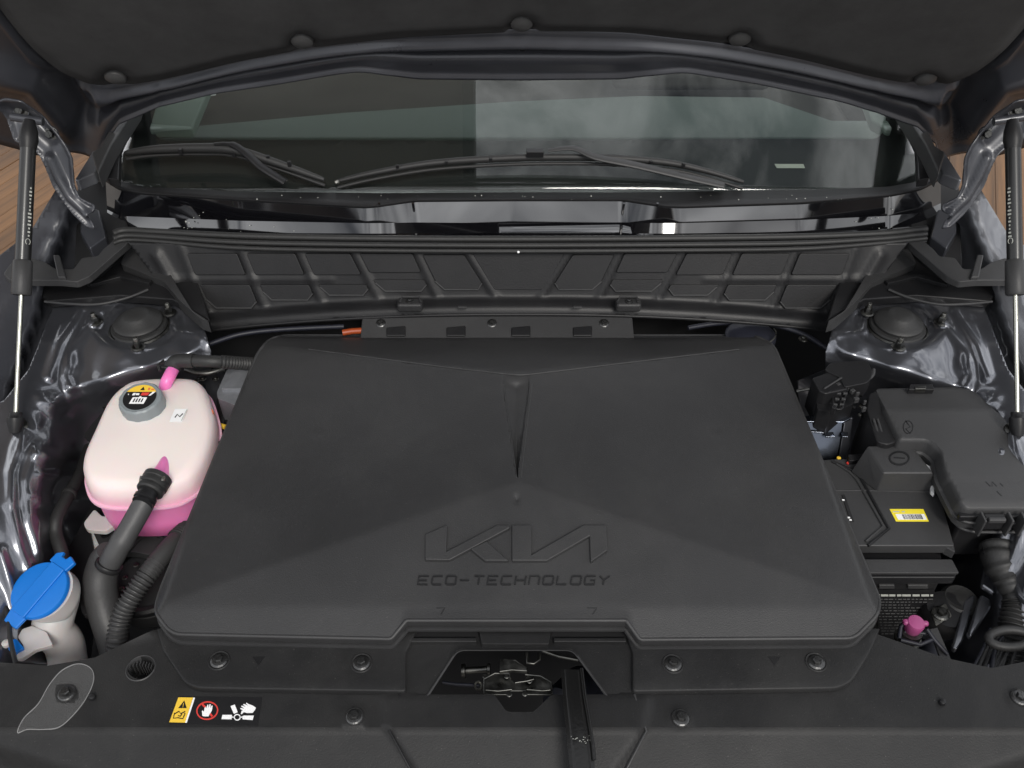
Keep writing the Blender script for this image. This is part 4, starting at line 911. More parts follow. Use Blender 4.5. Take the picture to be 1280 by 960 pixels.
def strut(top, bot, label, side):
    a = np.array(PY(*top, 1.15)); b = np.array(P(*bot, .985))
    t = thing('gas_strut', label, 'gas strut', b, 'gas struts holding the bonnet'); L = lambda s: a + (b - a) * s
    vs = lambda v: next(s for s in np.linspace(0, 1, 400) if pv(L(s)) >= v)
    def pv(p):
        q = p - CAM; zc = q[1] * cP - q[2] * sP; yc = q[1] * sP + q[2] * cP; return 480 - F * yc / zc
    s1, s2, s3 = vs(326), vs(368), vs(516)
    tube('cylinder', [L(.03), L(s1)], .0100, mat('strut_black_paint', (.010, .010, .010), .30, coat=.2) if 'strut_black_paint' not in MATS else MATS['strut_black_paint'], t, seg=24)
    tube('lower_sleeve', [L(s1 - .004), L(s1), L(s2 - .008), L(s2)], [.0104, .0122, .0128, .0115], PLG, t, seg=24)
    tube('piston_rod', [L(s2), L(s3 + .01)], .0031, ROD, t, seg=16)
    tube('ball_socket', [L(s3 - .004), L(s3 + .012), L(s3 + .016), L(.985), L(1.02)], [.008, .0085, .0105, .0105, .007], PLD, t, seg=20)
    tube('end_fitting', [L(-.05), L(-.01), L(.02), L(.05)], [.007, .0115, .0125, .0102], PLD, t, seg=20)
    lathe('ball_stud', [(.010, 0), (.010, .004), (.005, .006), (.005, .02), (.0075, .024)], L(1.0) + np.array([side * .0, .012, -.012]), STEELD, t, n=(0, -.4, .9), seg=18)
    # pale print running up the cylinder
    d = (b - a) / np.linalg.norm(b - a); view = CAM - L(.3); view -= d * (view @ d); view /= np.linalg.norm(view); sd_ = np.cross(d, view)
    parts = []; x = vs(236)
    while x < vs(296):
        ww = random.choice([.0016, .0026, .0036]); c = L(x) + (view * math.cos(.55) + sd_ * math.sin(.55) * (-1 if side < 0 else 1)) * .0100
        n_ = (view * math.cos(.55) + sd_ * math.sin(.55) * (-1 if side < 0 else 1)); e1 = d * .0012; e2 = np.cross(n_, d) * ww * .7
        parts.append(([c + n_ * .0004 + e1 + e2, c + n_ * .0004 + e1 - e2, c + n_ * .0004 - e1 - e2, c + n_ * .0004 - e1 + e2], [[0, 1, 2, 3]])); x += .0125
    v, f = merge(parts); o = obj('printed_marks', v, f, TICK, t, smooth=False); o['kind'] = 'stuff'
    c = L(vs(302)); n_ = (view * math.cos(.5) + sd_ * math.sin(.5) * (-1 if side < 0 else 1)); e2 = np.cross(n_, d)
    tube('printed_ring', [c + n_ * .0101 + d * .004 * math.cos(q) + e2 * .0032 * math.sin(q) for q in np.linspace(.5, 5.8, 14)], .0004, TICK, t, seg=5)
strut((36, 168), (19, 534), 'black gas strut with bright rod standing at the left edge beside the reservoir side', -1)
strut((1266, 168), (1272, 538), 'black gas strut with bright rod standing at the right edge beside the fuse box', 1)

def wp(u, v, l): return WS.hit(float(u), float(v)) + WS.n * l
wi = thing('wiper', 'short black wiper on the left half of the windscreen, arm folded to its right', 'wiper', wp(280, 215, .02), 'windscreen wipers')
bl = catmull([wp(162, 200, .020), wp(200, 198, .026), wp(260, 199, .032), (wp(300, 203, .036)), wp(350, 216, .030), wp(408, 233, .020)], 8)
tube('blade_spoiler', bl, [.003 + .0055 * math.sin(math.pi * i / (len(bl) - 1)) ** .6 for i in range(len(bl))], RUB, wi, seg=10)
tube('blade_rubber', bl - WS.n * .012 + np.array([0, -.006, 0]), .003, RUB, wi, seg=8)
tube('wiper_arm', catmull([wp(278, 199, .044), wp(300, 201, .048), wp(318, 212, .046), wp(335, 226, .040), wp(362, 240, .030)], 6), [.004] * 6 + [.007] * 6 + [.008] * 6 + [.0085] * 6 + [.0085], PLD, wi, flat=.5)
for u, v in ((235, 205), (300, 208), (342, 213), (368, 220)): box('blade_clip', wp(u, v, .036), (.006, .006, .010), PLD, wi)
w2 = thing('wiper', 'long black wiper across the middle of the windscreen with broad grey arm', 'wiper', wp(690, 215, .02), 'windscreen wipers')
bl = catmull([wp(424, 234, .018), wp(470, 226, .024), wp(540, 216, .028), wp(620, 212, .032), wp(690, 211, .034), wp(760, 212, .034), wp(830, 216, .030), wp(880, 224, .024), wp(926, 235, .018)], 8)
tube('blade_spoiler', bl, [.0028 + .0035 * math.sin(math.pi * i / (len(bl) - 1)) ** .6 for i in range(len(bl))], RUB, w2, seg=10)
tube('blade_rubber', bl - WS.n * .012 + np.array([0, -.008, 0]), .003, RUB, w2, seg=8)
am = catmull([wp(684, 208, .046), wp(714, 207, .050), wp(742, 217, .048), wp(790, 225, .044), wp(852, 236, .036), wp(900, 243, .028)], 6)
tube('wiper_arm', am, np.interp(range(len(am)), [0, 6, 12, 18, 30], [.005, .007, .009, .0095, .009]), PLG, w2, flat=.45)
box('blade_joint', wp(668, 210, .044), (.028, .014, .010), PLD, w2)
for u in (500, 560, 614, 770, 810, 850): box('blade_clip', wp(u, np.interp(u, [500, 620, 760, 850], [221, 212, 212, 219]) + 2, .036), (.005, .005, .006), PLD, w2)
lathe('washer_jet', [(.004, 0), (.004, .004), (.002, .006)], wp(424, 236, .02), STEEL, w2, n=(0, -1, .6), seg=10)

# ================================================================ coolant reservoir
tk = thing('coolant_reservoir', 'milky coolant tank with pink coolant and a grey screw cap beside the engine cover', 'coolant reservoir', P(190., 545., .95))
tz = .950
to = [(102, 592), (104, 572), (118, 540), (134, 506), (152, 486), (176, 476), (236, 474), (256, 482), (266, 504), (271, 532), (264, 566), (250, 592), (232, 608), (204, 618), (140, 620), (112, 612)]
tw = catmull([P(float(a), float(b), tz) for a, b in to], 6, closed=True)
cen = tw.mean(0)
def stack(prof):
    V = []; n = len(tw)
    for s, z in prof:
        q = cen + (tw - cen) * s; q[:, 2] = tz + z; V += list(q)
    m_ = len(prof); Fq = [[j * n + i, j * n + (i + 1) % n, (j + 1) * n + (i + 1) % n, (j + 1) * n + i] for j in range(m_ - 1) for i in range(n)]
    Fq += [list(range(n))[::-1], [(m_ - 1) * n + i for i in range(n)]]
    return V, Fq
v, f = stack([(.02, .0190), (.50, .0178), (.80, .0150), (.88, .0125), (.935, .0075), (.97, .0000), (.99, -.012), (.995, -.022), (1.025, -.0225), (1.03, -.0255), (.985, -.0265), (.955, -.034), (.945, -.065), (.93, -.092), (.80, -.100)][::-1])
obj('tank_shell', v, f, TANK, tk, angle=70)
TOPF = lambda u, v: P(u, v, tz + .0178)
# filler neck and cap
cc = P(180., 508., tz + .02)
lathe('filler_neck', [(.021, -.014), (.021, .008), (.018, .012)], cc - [0, 0, .004], TANK, tk, n=(.0, -.12, 1), seg=30)
cap = lathe('screw_cap', [(.0275, -.010), (.0292, -.009), (.0296, .013), (.0285, .0180), (.0262, .0200), (.0250, .0195), (.0244, .0195)], cc, GREYCAP, tk, n=(0, -.12, 1), seg=72, lobes=12, amp=.022, angle=30)
M = frame((0, -.12, 1)); nn_ = M @ np.array([0, 0, 1.])
ccap = cc + nn_ * .0197
def capf(u, v):                                         # label units: -1..1 across the cap top
    return ccap + (M @ np.stack([u * .021, v * .021, 0 * u], 0)).T if False else np.stack([ccap + M @ np.array([a * .0232, b * .0232, 0]) for a, b in zip(np.atleast_1d(u), np.atleast_1d(v))])
if (M @ np.array([1., 0, 0]))[0] < .9:                    # make sure +u points to the right of the car
    ax = M @ np.array([1., 0, 0]); an = math.atan2(ax[1], ax[0]); M = M @ np.array(Matrix.Rotation(-an, 3, 'Z'))
half = lambda a0, a1, n=16: [(.98 * math.cos(q), .98 * math.sin(q)) for q in np.linspace(a0, a1, n)]
lb = polysheet('cap_label_black', [half(math.pi + -.45, 2 * math.pi + .45, 24)], capf, .0003, BLK, cap)
polysheet('cap_label_yellow', [half(.45, math.pi - .45, 16)], capf, .0003, YEL, cap)
polysheet('cap_warning_triangle', [[(-.12, .55), (.16, .55), (.02, .82)]], capf, .0002, BLK, cap, lift=.0004)
polysheet('cap_small_marks', [[(.34, .56), (.46, .56), (.46, .74), (.34, .74)], [(.54, .56), (.72, .56), (.72, .66), (.54, .66)]], capf, .0002, ORST, cap, lift=.0004)
polysheet('cap_white_print', [[(-.75, .18), (-.7, .18), (-.7, .26), (-.75, .26)], [(-.5, .14), (-.34, .14), (-.30, .32), (-.46, .32)], [(-.28, .16), (-.08, .16), (-.08, .3), (-.28, .3)], [(.5, .12), (.62, .12), (.85, .42), (.68, .42)]], capf, .0002, WHITE, cap, lift=.0004)
polysheet('cap_red_print', [[(.02, .14), (.44, .14), (.52, .36), (.06, .36)]], capf, .0002, RED, cap, lift=.0004)
polysheet('cap_tank_symbol', [[(-.5, -.52), (.38, -.52), (.46, -.02), (.10, -.02), (.10, .06), (-.02, .06), (-.02, -.02), (-.40, -.02)]], capf, .0002, WHITE, cap, lift=.0004)
polysheet('cap_tank_lines', [[(-.32 + k * .16, -.40), (-.24 + k * .16, -.40), (-.20 + k * .16, -.12), (-.28 + k * .16, -.12)] for k in range(4)], capf, .0002, BLK, cap, lift=.0007)
wl_ = polysheet('white_part_label', [[(219, 512), (235, 512), (228, 528), (212, 528)]], TOPF, .0003, WHITE, tk, lift=.0012)
ribbons('label_line', [[(234, 513), (227, 527)]], 1.0, TOPF, .0002, TICK, wl_, lift=.0016)
ribbons('label_print', [[(219, 523), (222, 519), (225, 522), (229, 518)]], 1.2, TOPF, .0002, BLK, wl_, lift=.0017)
prism('orange_sticker', [(263, 508), (267, 514), (263, 528), (255, 524)], tz + .003, tz - .006, ORST, tk, bevel=.0005)
# overflow tube at the back, outlet spout at the front
tube('pink_overflow_tube', catmull([P(206., 486., tz + .012), P(208., 478., tz + .022), P(212., 470., tz + .026), P(218., 458., tz + .026)], 6), .0088, PINKT, tk, seg=18)
tube('outlet_spout', catmull([P(208., 568., tz + .010), P(204., 584., tz + .013), P(197., 600., tz + .018)], 6), np.linspace(.004, .013, 13), PINKT, tk, seg=18)
prism('mount_tab', [(118, 636), (128, 646), (152, 640), (150, 652), (132, 664), (108, 662), (104, 654)], .868, .860, NECK, tk, r=4, bevel=.002)
prism('mount_tab', [(144, 646), (160, 650), (166, 658), (150, 662), (136, 656)], .866, .856, TANK, tk, r=3, bevel=.002)
prism('mount_tab', [(182, 650), (232, 662), (224, 668), (220, 668), (198, 660), (184, 658)], .866, .856, TANK, tk, r=3, bevel=.002)
prism('mount_foot', [(106, 660), (116, 664), (124, 682), (112, 690), (102, 668)], .84, .83, NECK, tk, r=2, bevel=.002)
prism('black_backing_tab', [(128, 514), (143, 512), (152, 520), (124, 552), (108, 550), (104, 543)], .930, .926, PLD, tk, r=6, bevel=.001)
lathe('tab_pin', [(.003, 0), (.003, .006)], P(132., 511., .93), STEELD, tk, seg=10)

# ================================================================ hoses at the reservoir
h1 = thing('coolant_hose', 'thick grey coolant hose with black quick connector on the front of the reservoir', 'hose', P(180., 620., .95))
pth = [(197, 598, .970), (186, 616, .968), (176, 636, .955), (160, 664, .938), (148, 684, .925), (137, 705, .905)]
pw = np.array([P(float(a), float(b), c) for a, b, c in pth])
d_ = pw[1] - pw[0]; d_ /= np.linalg.norm(d_)
def along(prof, name, m, parent=h1, seg=28): return lathe(name, prof, pw[0], m, parent, n=d_, seg=seg)
along([(.0165, -.003), (.0185, -.002), (.0185, .004), (.0175, .005), (.0175, .008), (.0185, .009), (.0185, .013), (.0165, .0145), (.0175, .016), (.0175, .021), (.0155, .023)], 'quick_connector', RUB)
lathe('spout_mouth', [(.011, 0), (.0135, .001), (.0135, .0015)], pw[0] - d_ * .0038, PLD, h1, n=d_)
along([(.0125, .022), (.0125, .030), (.0145, .031), (.0145, .035), (.0125, .036), (.0135, .040)], 'connector_collar', PLD)
for k in (-1, 1): box('connector_clip', pw[0] + d_ * .006 + np.array([k * .014, -.004, .011]), (.004, .007, .004), STEEL, h1, n=(0, -.3, 1))
hp = catmull(pw[1:], 10); tube('hose_upper', hp, np.interp(range(len(hp)), [0, 4, 8, 20, 26, 30, 34, 40], [.0115, .0128, .0138, .0136, .0146, .0138, .0144, .0138]), HOSE, h1, seg=24)
lathe('hose_clamp', [(.0165, 0), (.0172, .001), (.0172, .006), (.0165, .007)], pw[-1] - (pw[-1] - pw[-2]) * .05, PLD, h1, n=pw[-1] - pw[-2], seg=24)
lw = catmull([P(a, b, c) for a, b, c in ((138., 690., .905), (130., 706., .885), (125., 730., .865), (130., 760., .84), (142., 800., .81), (152., 840., .78))], 8)
tube('hose_lower', lw, np.interp(range(len(lw)), [0, 6, 16, 40], [.017, .0205, .0215, .020]), HOSE, h1, seg=26)
h2_ = thing('corrugated_hose', 'dark corrugated hose curving down beside the left front corner of the cover', 'hose', P(180., 740., .88))
q2 = catmull([P(a, b, c) for a, b, c in ((250., 650., .86), (214., 682., .885), (186., 716., .885), (166., 744., .875), (152., 770., .86), (146., 800., .84), (146., 840., .80))], 10)
corrugated('ribbed_tube', q2, .0118, .0052, .0014, HOSE, h2_, rng=(.40, 1.1), seg=20)
tube('smooth_sleeve', q2[8:22], .0126, HOSE, h2_, seg=20)
corrugated('upper_bellows', q2[:9], .0140, .004, .0012, RUB, h2_)
h3 = thing('rear_coolant_hose', 'black hose running from behind the reservoir toward the engine cover', 'hose', P(260., 452., .98))
q3 = catmull([P(a, b, c) for a, b, c in ((214., 462., .972), (222., 452., .985), (240., 451., .988), (270., 452., .988), (300., 454., .965), (336., 456., .93))], 10)
tube('elbow', q3[:22], np.interp(range(22), [0, 8, 12, 21], [.011, .012, .0105, .0108]), RUB, h3, seg=20)
corrugated('ribbed_run', q3[20:], .0090, .0050, .0012, RUB, h3, rng=(.3, .75), seg=18)
lathe('hose_spring_clamp', [(.0125, 0), (.0132, .001), (.0132, .003), (.0125, .004)], P(214., 461., .974), STEELD, h3, n=(-.3, -.7, -.5), seg=20)
tube('clamp_ear', [P(a, b, .985) for a, b in ((200., 464.), (197., 456.), (205., 450.))], .0015, STEELD, h3, seg=8)
tube('small_pipe', catmull([P(a, b, .95) for a, b in ((232., 462.), (246., 466.), (262., 466.), (280., 460.))], 6), .004, STEELD, h3, seg=12)
tube('small_pipe', catmull([P(a, b, .93) for a, b in ((268., 556.), (284., 552.), (306., 556.))], 6), .003, RUB, h3, seg=10)
h4 = thing('bent_black_pipe', 'bent black pipe passing between painted apron and reservoir', 'pipe', P(85., 640., .88))
q4 = catmull([P(a, b, c) for a, b, c in ((112., 560., .86), (100., 594., .885), (84., 622., .895), (71., 648., .895), (70., 668., .885), (78., 694., .875), (84., 730., .85))], 8)
tube('pipe_run', q4, .0085, RUB, h4, seg=16); lathe('pipe_collar', [(.0098, 0), (.0104, .001), (.0104, .006), (.0098, .007)], q4[14], RUB, h4, n=q4[15] - q4[14], seg=18)
h5 = thing('sweeping_black_duct', 'dark curved bracket sweeping down beside the blue washer cap', 'bracket', P(100., 700., .84))
prism('duct_panel', [(120, 620), (128, 640), (112, 662), (118, 690), (120, 712), (128, 760), (104, 770), (84, 712), (80, 694), (98, 662)], .845, .835, PLD, h5, r=6, bevel=.003)

mo = thing('water_pump_housing', 'grey black round pump housing under the coolant reservoir with two bolt holes', 'pump', P(190., 690., .82))
mc = P(183., 742., .80)
prism('top_flange', [(118, 662), (144, 658), (166, 656), (236, 668), (246, 700), (214, 700), (170, 690), (122, 690)], .838, .826, PLG, mo, r=5, bevel=.002)
lathe('round_body', [(.066, -.04), (.070, -.03), (.070, .000), (.066, .004), (.060, .006), (.056, .004), (.056, -.004)], mc + [0, .03, .01], PLG, mo, n=(0, -.2, 1), seg=48)
lathe('outer_ring', [(.058, 0), (.058, .010), (.054, .013), (.048, .011), (.047, .0)], mc + [.004, .016, .014], PLD, mo, n=(0, -.2, 1), seg=48)
lathe('dark_centre', [(.046, 0), (.046, .004), (.02, .006)], mc + [.004, .012, .012], DARK, mo, n=(0, -.2, 1), seg=40)
for a, b in ((132, 668), (201, 668)): lathe('bolt_hole', [(.007, 0), (.007, .002), (.0048, .0022), (.0048, -.001)], P(float(a), float(b), .838), PLD, mo, seg=16)
for a, b in ((124, 686), (198, 700), (170, 706), (156, 722), (180, 738), (152, 736), (98, 706)): bolt(mo, P(float(a), float(b), .826), s=.0032, m=STEELD)
tube('housing_rib', catmull([P(a, b, .840) for a, b in ((160., 690.), (184., 668.), (214., 678.), (232., 694.))], 6), .0012, PLG, mo, seg=6)

# ================================================================ washer filler
wf_ = thing('washer_filler', 'milky washer fluid filler neck with bright blue flip cap', 'washer filler', P(60., 760., .9))
zt = .905
cx_, cy_ = 50, 738
cw = P(float(cx_), float(cy_), zt); N2 = (-.12, -.28, 1)
MM = frame(N2); ax = MM @ np.array([1., 0, 0]); an = math.atan2(ax[1], ax[0]); MM = MM @ np.array(Matrix.Rotation(-an, 3, 'Z'))
cap2 = lathe('blue_cap', [(.0352, -.004), (.0365, -.003), (.0365, .001), (.0352, .003), (.032, .0035), (.0, .0038)][:-1] + [(.001, .0038)], cw, BLUE, wf_, n=N2, seg=56)
def loc2(a, b, h): return cw + MM @ np.array([a, b, h])
rt = R(32)
def l2(a, b, h): return loc2(a * math.cos(rt) + b * math.sin(rt) * 1, -a * math.sin(rt) + b * math.cos(rt), h)
for nm, (x0, x1, y0, y1, h) in {'raised_band': (-.011, .012, -.035, .035, .0062)}.items():
    extr(nm, [l2(x0, y0, h), l2(x1, y0, h), l2(x1, y1, h), l2(x0, y1, h)], -np.array(MM @ np.array([0, 0, .004])), BLUE, cap2, bevel=.0012)
extr('thumb_tab', [l2(-.014, -.034, .003), l2(.013, -.034, .003), l2(.010, -.050, .001), l2(-.012, -.050, .001)], -np.array(MM @ np.array([0, 0, .005])), BLUE, cap2, bevel=.0015)
extr('hinge_tab', [l2(-.016, .034, .005), l2(.014, .034, .005), l2(.016, .048, .004), l2(.004, .052, .004), l2(.002, .046, .004), l2(-.006, .046, .004), l2(-.008, .052, .004), l2(-.016, .046, .004)], -np.array(MM @ np.array([0, 0, .006])), BLUE, cap2, bevel=.0015)
neck = catmull([cw + MM @ np.array([.004, 0, -.004]), cw + MM @ np.array([.004, 0, -.028]), cw + MM @ np.array([.005, -.001, -.034]), cw + np.array([.004, -.018, -.055]), cw + np.array([.010, -.022, -.085]), cw + np.array([.004, -.030, -.13])], 7)
tube('filler_neck', neck, np.interp(range(len(neck)), [0, 6, 8, 11, 16, 35], [.0355, .0345, .0335, .0255, .0245, .0235]), NECK, wf_, seg=40)
prism('neck_bracket', [(28, 786), (40, 782), (58, 790), (66, 806), (44, 812), (26, 824), (18, 822), (30, 808), (22, 796)], .872, .866, NECK, wf_, r=3, bevel=.0015)
prism('blue_bracket_clip', [(14, 800), (20, 798), (30, 810), (18, 816), (10, 812)], .876, .870, BLUE, wf_, r=2, bevel=.001)
lathe('bracket_peg', [(.005, 0), (.005, .005), (.003, .006)], P(9., 806., .872), NECK, wf_, seg=14)
cbl = thing('thin_black_cable', 'thin black cable hanging at the lower left edge', 'cable', P(5., 760., .9))
tube('cable_run', catmull([P(a, b, .89) for a, b in ((-6., 730.), (4., 750.), (11., 775.), (13., 800.), (20., 830.))], 6), .0028, RUB, cbl, seg=10)

# ================================================================ boxes seen behind the reservoir
mb = thing('aluminium_control_box', 'pale cast aluminium box half hidden by the left edge of the engine cover', 'control box', P(300., 490., .93))
prism('box_casting', [(284, 461), (330, 458), (330, 520), (272, 498), (271, 490)], .940, .86, ALU, mb, r=3, bevel=.003)
prism('box_lid', [(292, 462), (330, 460), (330, 486), (276, 486)], .945, .938, ALU, mb, r=2, bevel=.002)
wr = thing('orange_cable', 'orange cable end glimpsed behind the left rear edge of the cover', 'cable', P(437., 410., .95))
tube('cable_run', [P(a, b, .945) for a, b in ((428., 416.), (440., 414.), (460., 413.))], .005, ORANGE, wr, seg=12)
ww_ = thing('wiring_bundle', 'tangle of dark wires with a yellow tape band between reservoir and cover', 'wiring', P(270., 520., .9))
for k in range(9):
    a0 = random.uniform(245, 285); tube('wire', catmull([P(a0 + random.uniform(-8, 8), y, .90 - random.uniform(0, .03)) for y in (462., 480., 500., 525., 550., 580.)], 5), random.uniform(.0015, .003), random.choice([RUB, PLD, HOSE]), ww_, seg=8)
tube('yellow_tape', [P(268., 530., .915), P(282., 534., .915)], .004, YEL, ww_, seg=10)
for k in range(6): bolt(ww_, P(random.uniform(240, 275), random.uniform(462, 480), .93), s=.004, m=STEELD)
tube('firewall_pipe', catmull([P(a, b, .95) for a, b in ((262., 430.), (300., 418.), (350., 412.), (430., 408.))], 6), .004, BLOCK, ww_, seg=10)

# ================================================================ fuse box
fb = thing('fuse_box', 'large black fuse box with stepped lid and side clips at the right edge', 'fuse box', P(1200., 570., .95))
FZ = .975
lid = roundpoly([(1094, 486), (1200, 484), (1218, 489), (1262, 530), (1330, 590), (1340, 634), (1207, 634), (1183, 588), (1178, 562), (1160, 548), (1126, 548), (1108, 512)], [6, 10, 12, 10, 4, 4, 6, 6, 8, 8, 2, 8], 5)
def lidf(u, v):
    z = FZ - .010 * sm(512 - v, 0, 3) * np.clip((512 - v) / 26, 0, 1) ** .8 - .0015 * sm(v, 596, 600) + .0007 * (np.hypot((u - 1133), (v - 532)) < 6) * 0
    return P(u, v, z - .004 * sm(v, 624, 628) * np.clip((v - 624) / 10, 0, 1))
surf('lid_top', lid, lidf, PLG, fb, step=4, skirt=[(.001, -.0008), (.003, -.006), (.005, -.020), (.0085, -.022), (.0085, -.030)], angle=45)
lower = roundpoly([(1084, 494), (1200, 488), (1350, 600), (1350, 640), (1206, 642), (1176, 596), (1170, 572), (1150, 560), (1124, 560), (1104, 556), (1088, 520)], 6, 4)
prism('box_body', lower, FZ - .028, .86, PLD, fb, bevel=.003)
prism('rear_shoulder', [(1086, 492), (1096, 488), (1112, 514), (1126, 550), (1110, 556), (1096, 552), (1083, 512)], FZ - .008, FZ - .10, PLD, fb, r=5, bevel=.003)
for a in (1096, 1101): tube('body_rib', [P(a - 4., 524., FZ - .006), P(a + 6., 556., FZ - .012), P(a + 8., 566., FZ - .05)], .0016, PLG, fb, seg=8)
prism('lid_lip', [(1198, 640), (1340, 640), (1340, 646), (1200, 646)], FZ - .014, FZ - .024, PLD, fb, bevel=.002)
tube('lid_bead', catmull([P(a, b, FZ - .024) for a, b in ((1178., 586.), (1180., 612.), (1190., 640.), (1206., 652.), (1236., 654.), (1290., 654.), (1340., 654.))], 6), .0022, PLG, fb, seg=8)
tube('body_bead', catmull([P(a, b, FZ - .040) for a, b in ((1176., 600.), (1184., 634.), (1196., 656.), (1214., 664.), (1236., 665.), (1290., 665.), (1340., 665.))], 6), .0022, PLG, fb, seg=8)
for a in (1240, 1290):
    c = P(float(a), 652., FZ - .018); box('lid_clip', c, (.028, .010, .022), PLD, fb, bevel=.003); box('clip_bar', c + [0, -.006, .010], (.022, .006, .007), PLG, fb, bevel=.002)
    for s in (-1, 1): box('clip_cheek', c + [s * .017, -.004, 0], (.003, .016, .030), PLG, fb, bevel=.001)
prism('white_connector', [(1256, 674), (1274, 674), (1272, 682), (1258, 680)], .90, .892, WHITE, fb, bevel=.001)
prism('corner_nick', [(1177, 590), (1184, 589), (1187, 594), (1180, 595)], FZ - .010, FZ - .016, PLG, fb, bevel=.001)
ribbons('moulded_bolt_symbol', [[(1132, 526), (1138, 534), (1132, 536), (1138, 542)], circ(1135, 534, 6, 8, 12) + [(1141, 534)]], 1.0, lidf, .0004, PLD, fb)
ribbons('moulded_marks', [[(1232, 602), (1238, 608)], [(1240, 608), (1240, 602), (1246, 608)], [(1250, 604), (1254, 608)], [(1246, 614), (1252, 620)]], 1.0, lidf, .0003, PLD, fb)
prism('bracket_slot', [(1138, 480), (1166, 480), (1168, 487), (1136, 487)], FZ, FZ - .01, PLD, fb, bevel=.001)
prism('slot_insert', [(1144, 482), (1158, 482), (1158, 486), (1144, 486)], FZ + .002, FZ - .006, STEELD, fb, bevel=.001)

# ================================================================ battery
ba = thing('battery', 'black battery with yellow barcode label on its cover, beside the engine cover', 'battery', P(1120., 660., .9))
BZ = .925
prism('top_cover', [(1020, 575), (1080, 572), (1162, 592), (1176, 620), (1193, 682), (1060, 682), (1030, 620)], BZ, BZ - .016, PLG, ba, r=[2, 2, 2, 2, 2, 2, 2], bevel=.0018)
prism('corner_chamfer', [(1180, 664), (1192, 678), (1194, 690), (1182, 684)], BZ - .004, BZ - .018, PLG, ba, bevel=.001)
tube('cover_ridge', [P(*q, BZ + .0004) for q in ((1040., 577.), (1066., 588.), (1076., 598.), (1111., 661.), (1085., 682.))], .0022, PLD, ba, seg=8)
tube('cover_ridge', [P(*q, BZ + .0008) for q in ((1046., 580.), (1062., 590.), (1071., 600.), (1104., 658.), (1082., 677.))], .0018, PLG, ba, seg=8)
tube('cover_step', [P(*q, BZ + .0003) for q in ((1044., 613.), (1080., 613.), (1164., 615.))], .0012, PLG, ba, seg=6)
prism('hold_down_rim', [(1060, 699), (1190, 699), (1199, 716), (1070, 716)], BZ - .016, BZ - .020, PLG, ba, r=2, bevel=.002)
prism('rim_front', [(1066, 712), (1198, 712), (1194, 722), (1072, 722)], BZ - .022, BZ - .036, PLD, ba, bevel=.002)
prism('case', [(1040, 640), (1170, 640), (1180, 718), (1070, 718)], BZ - .028, .72, PLD, ba, bevel=.003)
PRT = mat('grey_print', (.12, .12, .12), .6)
BF = Plane(P(1120., 722., BZ - .036) + np.array([0, -.002, 0]), (0, -1, 0))
for k in range(14):
    v0 = 742 + k * 3.6 + (k > 0) * 2; ln = []
    x = 1094 + k * .6
    xe = random.choice([1164, 1160, 1140, 1164, 1126]) if k else 1164
    while x < xe - k * .5:
        ww2 = random.uniform(1.5, 6) if k else random.uniform(4, 11); ln.append([(x, v0), (min(x + ww2, 1166), v0), (min(x + ww2, 1166), v0 + (2.6 if k == 0 else 1.0)), (x, v0 + (2.6 if k == 0 else 1.0))]); x += ww2 + random.uniform(1, 2.4)
    parts = []
    for pl in ln:
        a = np.array(pl); parts.append((BF.hit(a[:, 0], a[:, 1]) + BF.n * .0012, [[0, 1, 2, 3]]))
    v, f = merge(parts); o = obj('side_print', v, f, PRT if k else TICK, ba, smooth=False); o['kind'] = 'stuff'
a = np.array([(1092., 737), (1168, 737), (1166, 790), (1098, 790)]); extr('side_label', BF.hit(a[:, 0], a[:, 1]) + BF.n * .0008, -BF.n * .001, BLK, ba, bevel=0)
for a, b in ((1098, 1118), (1134, 1160)): pslab('case_window', [(a, 730), (b, 730), (b, 735), (a, 735)], BF, .004, PLG, ba, lift=.002)
BL = flat(BZ)
lb2 = polysheet('yellow_label', [[(1112, 636.5), (1154, 636.5), (1161, 652), (1120, 652)]], BL, .0004, YELB, ba)
polysheet('white_barcode_field', [[(1119, 643), (1155, 643), (1158.5, 650), (1122.5, 650)]], BL, .0002, WHITE, lb2, lift=.0006)
bars = []; x = 1127
while x < 1151:
    w_ = random.choice([.5, .8, 1.2]); bars.append([(x, 643.6), (x + w_, 643.6), (x + w_ + 3, 649.6), (x + 3, 649.6)]); x += w_ + random.choice([.6, .9, 1.2])
o = polysheet('barcode', bars, BL, .0002, BLK, lb2, lift=.0009); o['kind'] = 'stuff'
ribbons('label_text', [[(1116, 640), (1124, 640)], [(1127, 640), (1131, 640)]], 1.2, BL, .0002, TICK, lb2, lift=.0006)
prism('dark_slot', [(1052, 618), (1056, 618), (1068, 652), (1063, 652)], BZ + .001, BZ - .004, DARK, ba, bevel=.0005)
for a, b in ((1054, 625), (1061, 647), (1063, 650)): box('painted_slot_glint', P(float(a), float(b), BZ + .0016), (.003, .002, .001), WHITE, ba, bevel=0)  # white chips painted in as glints inside the slot
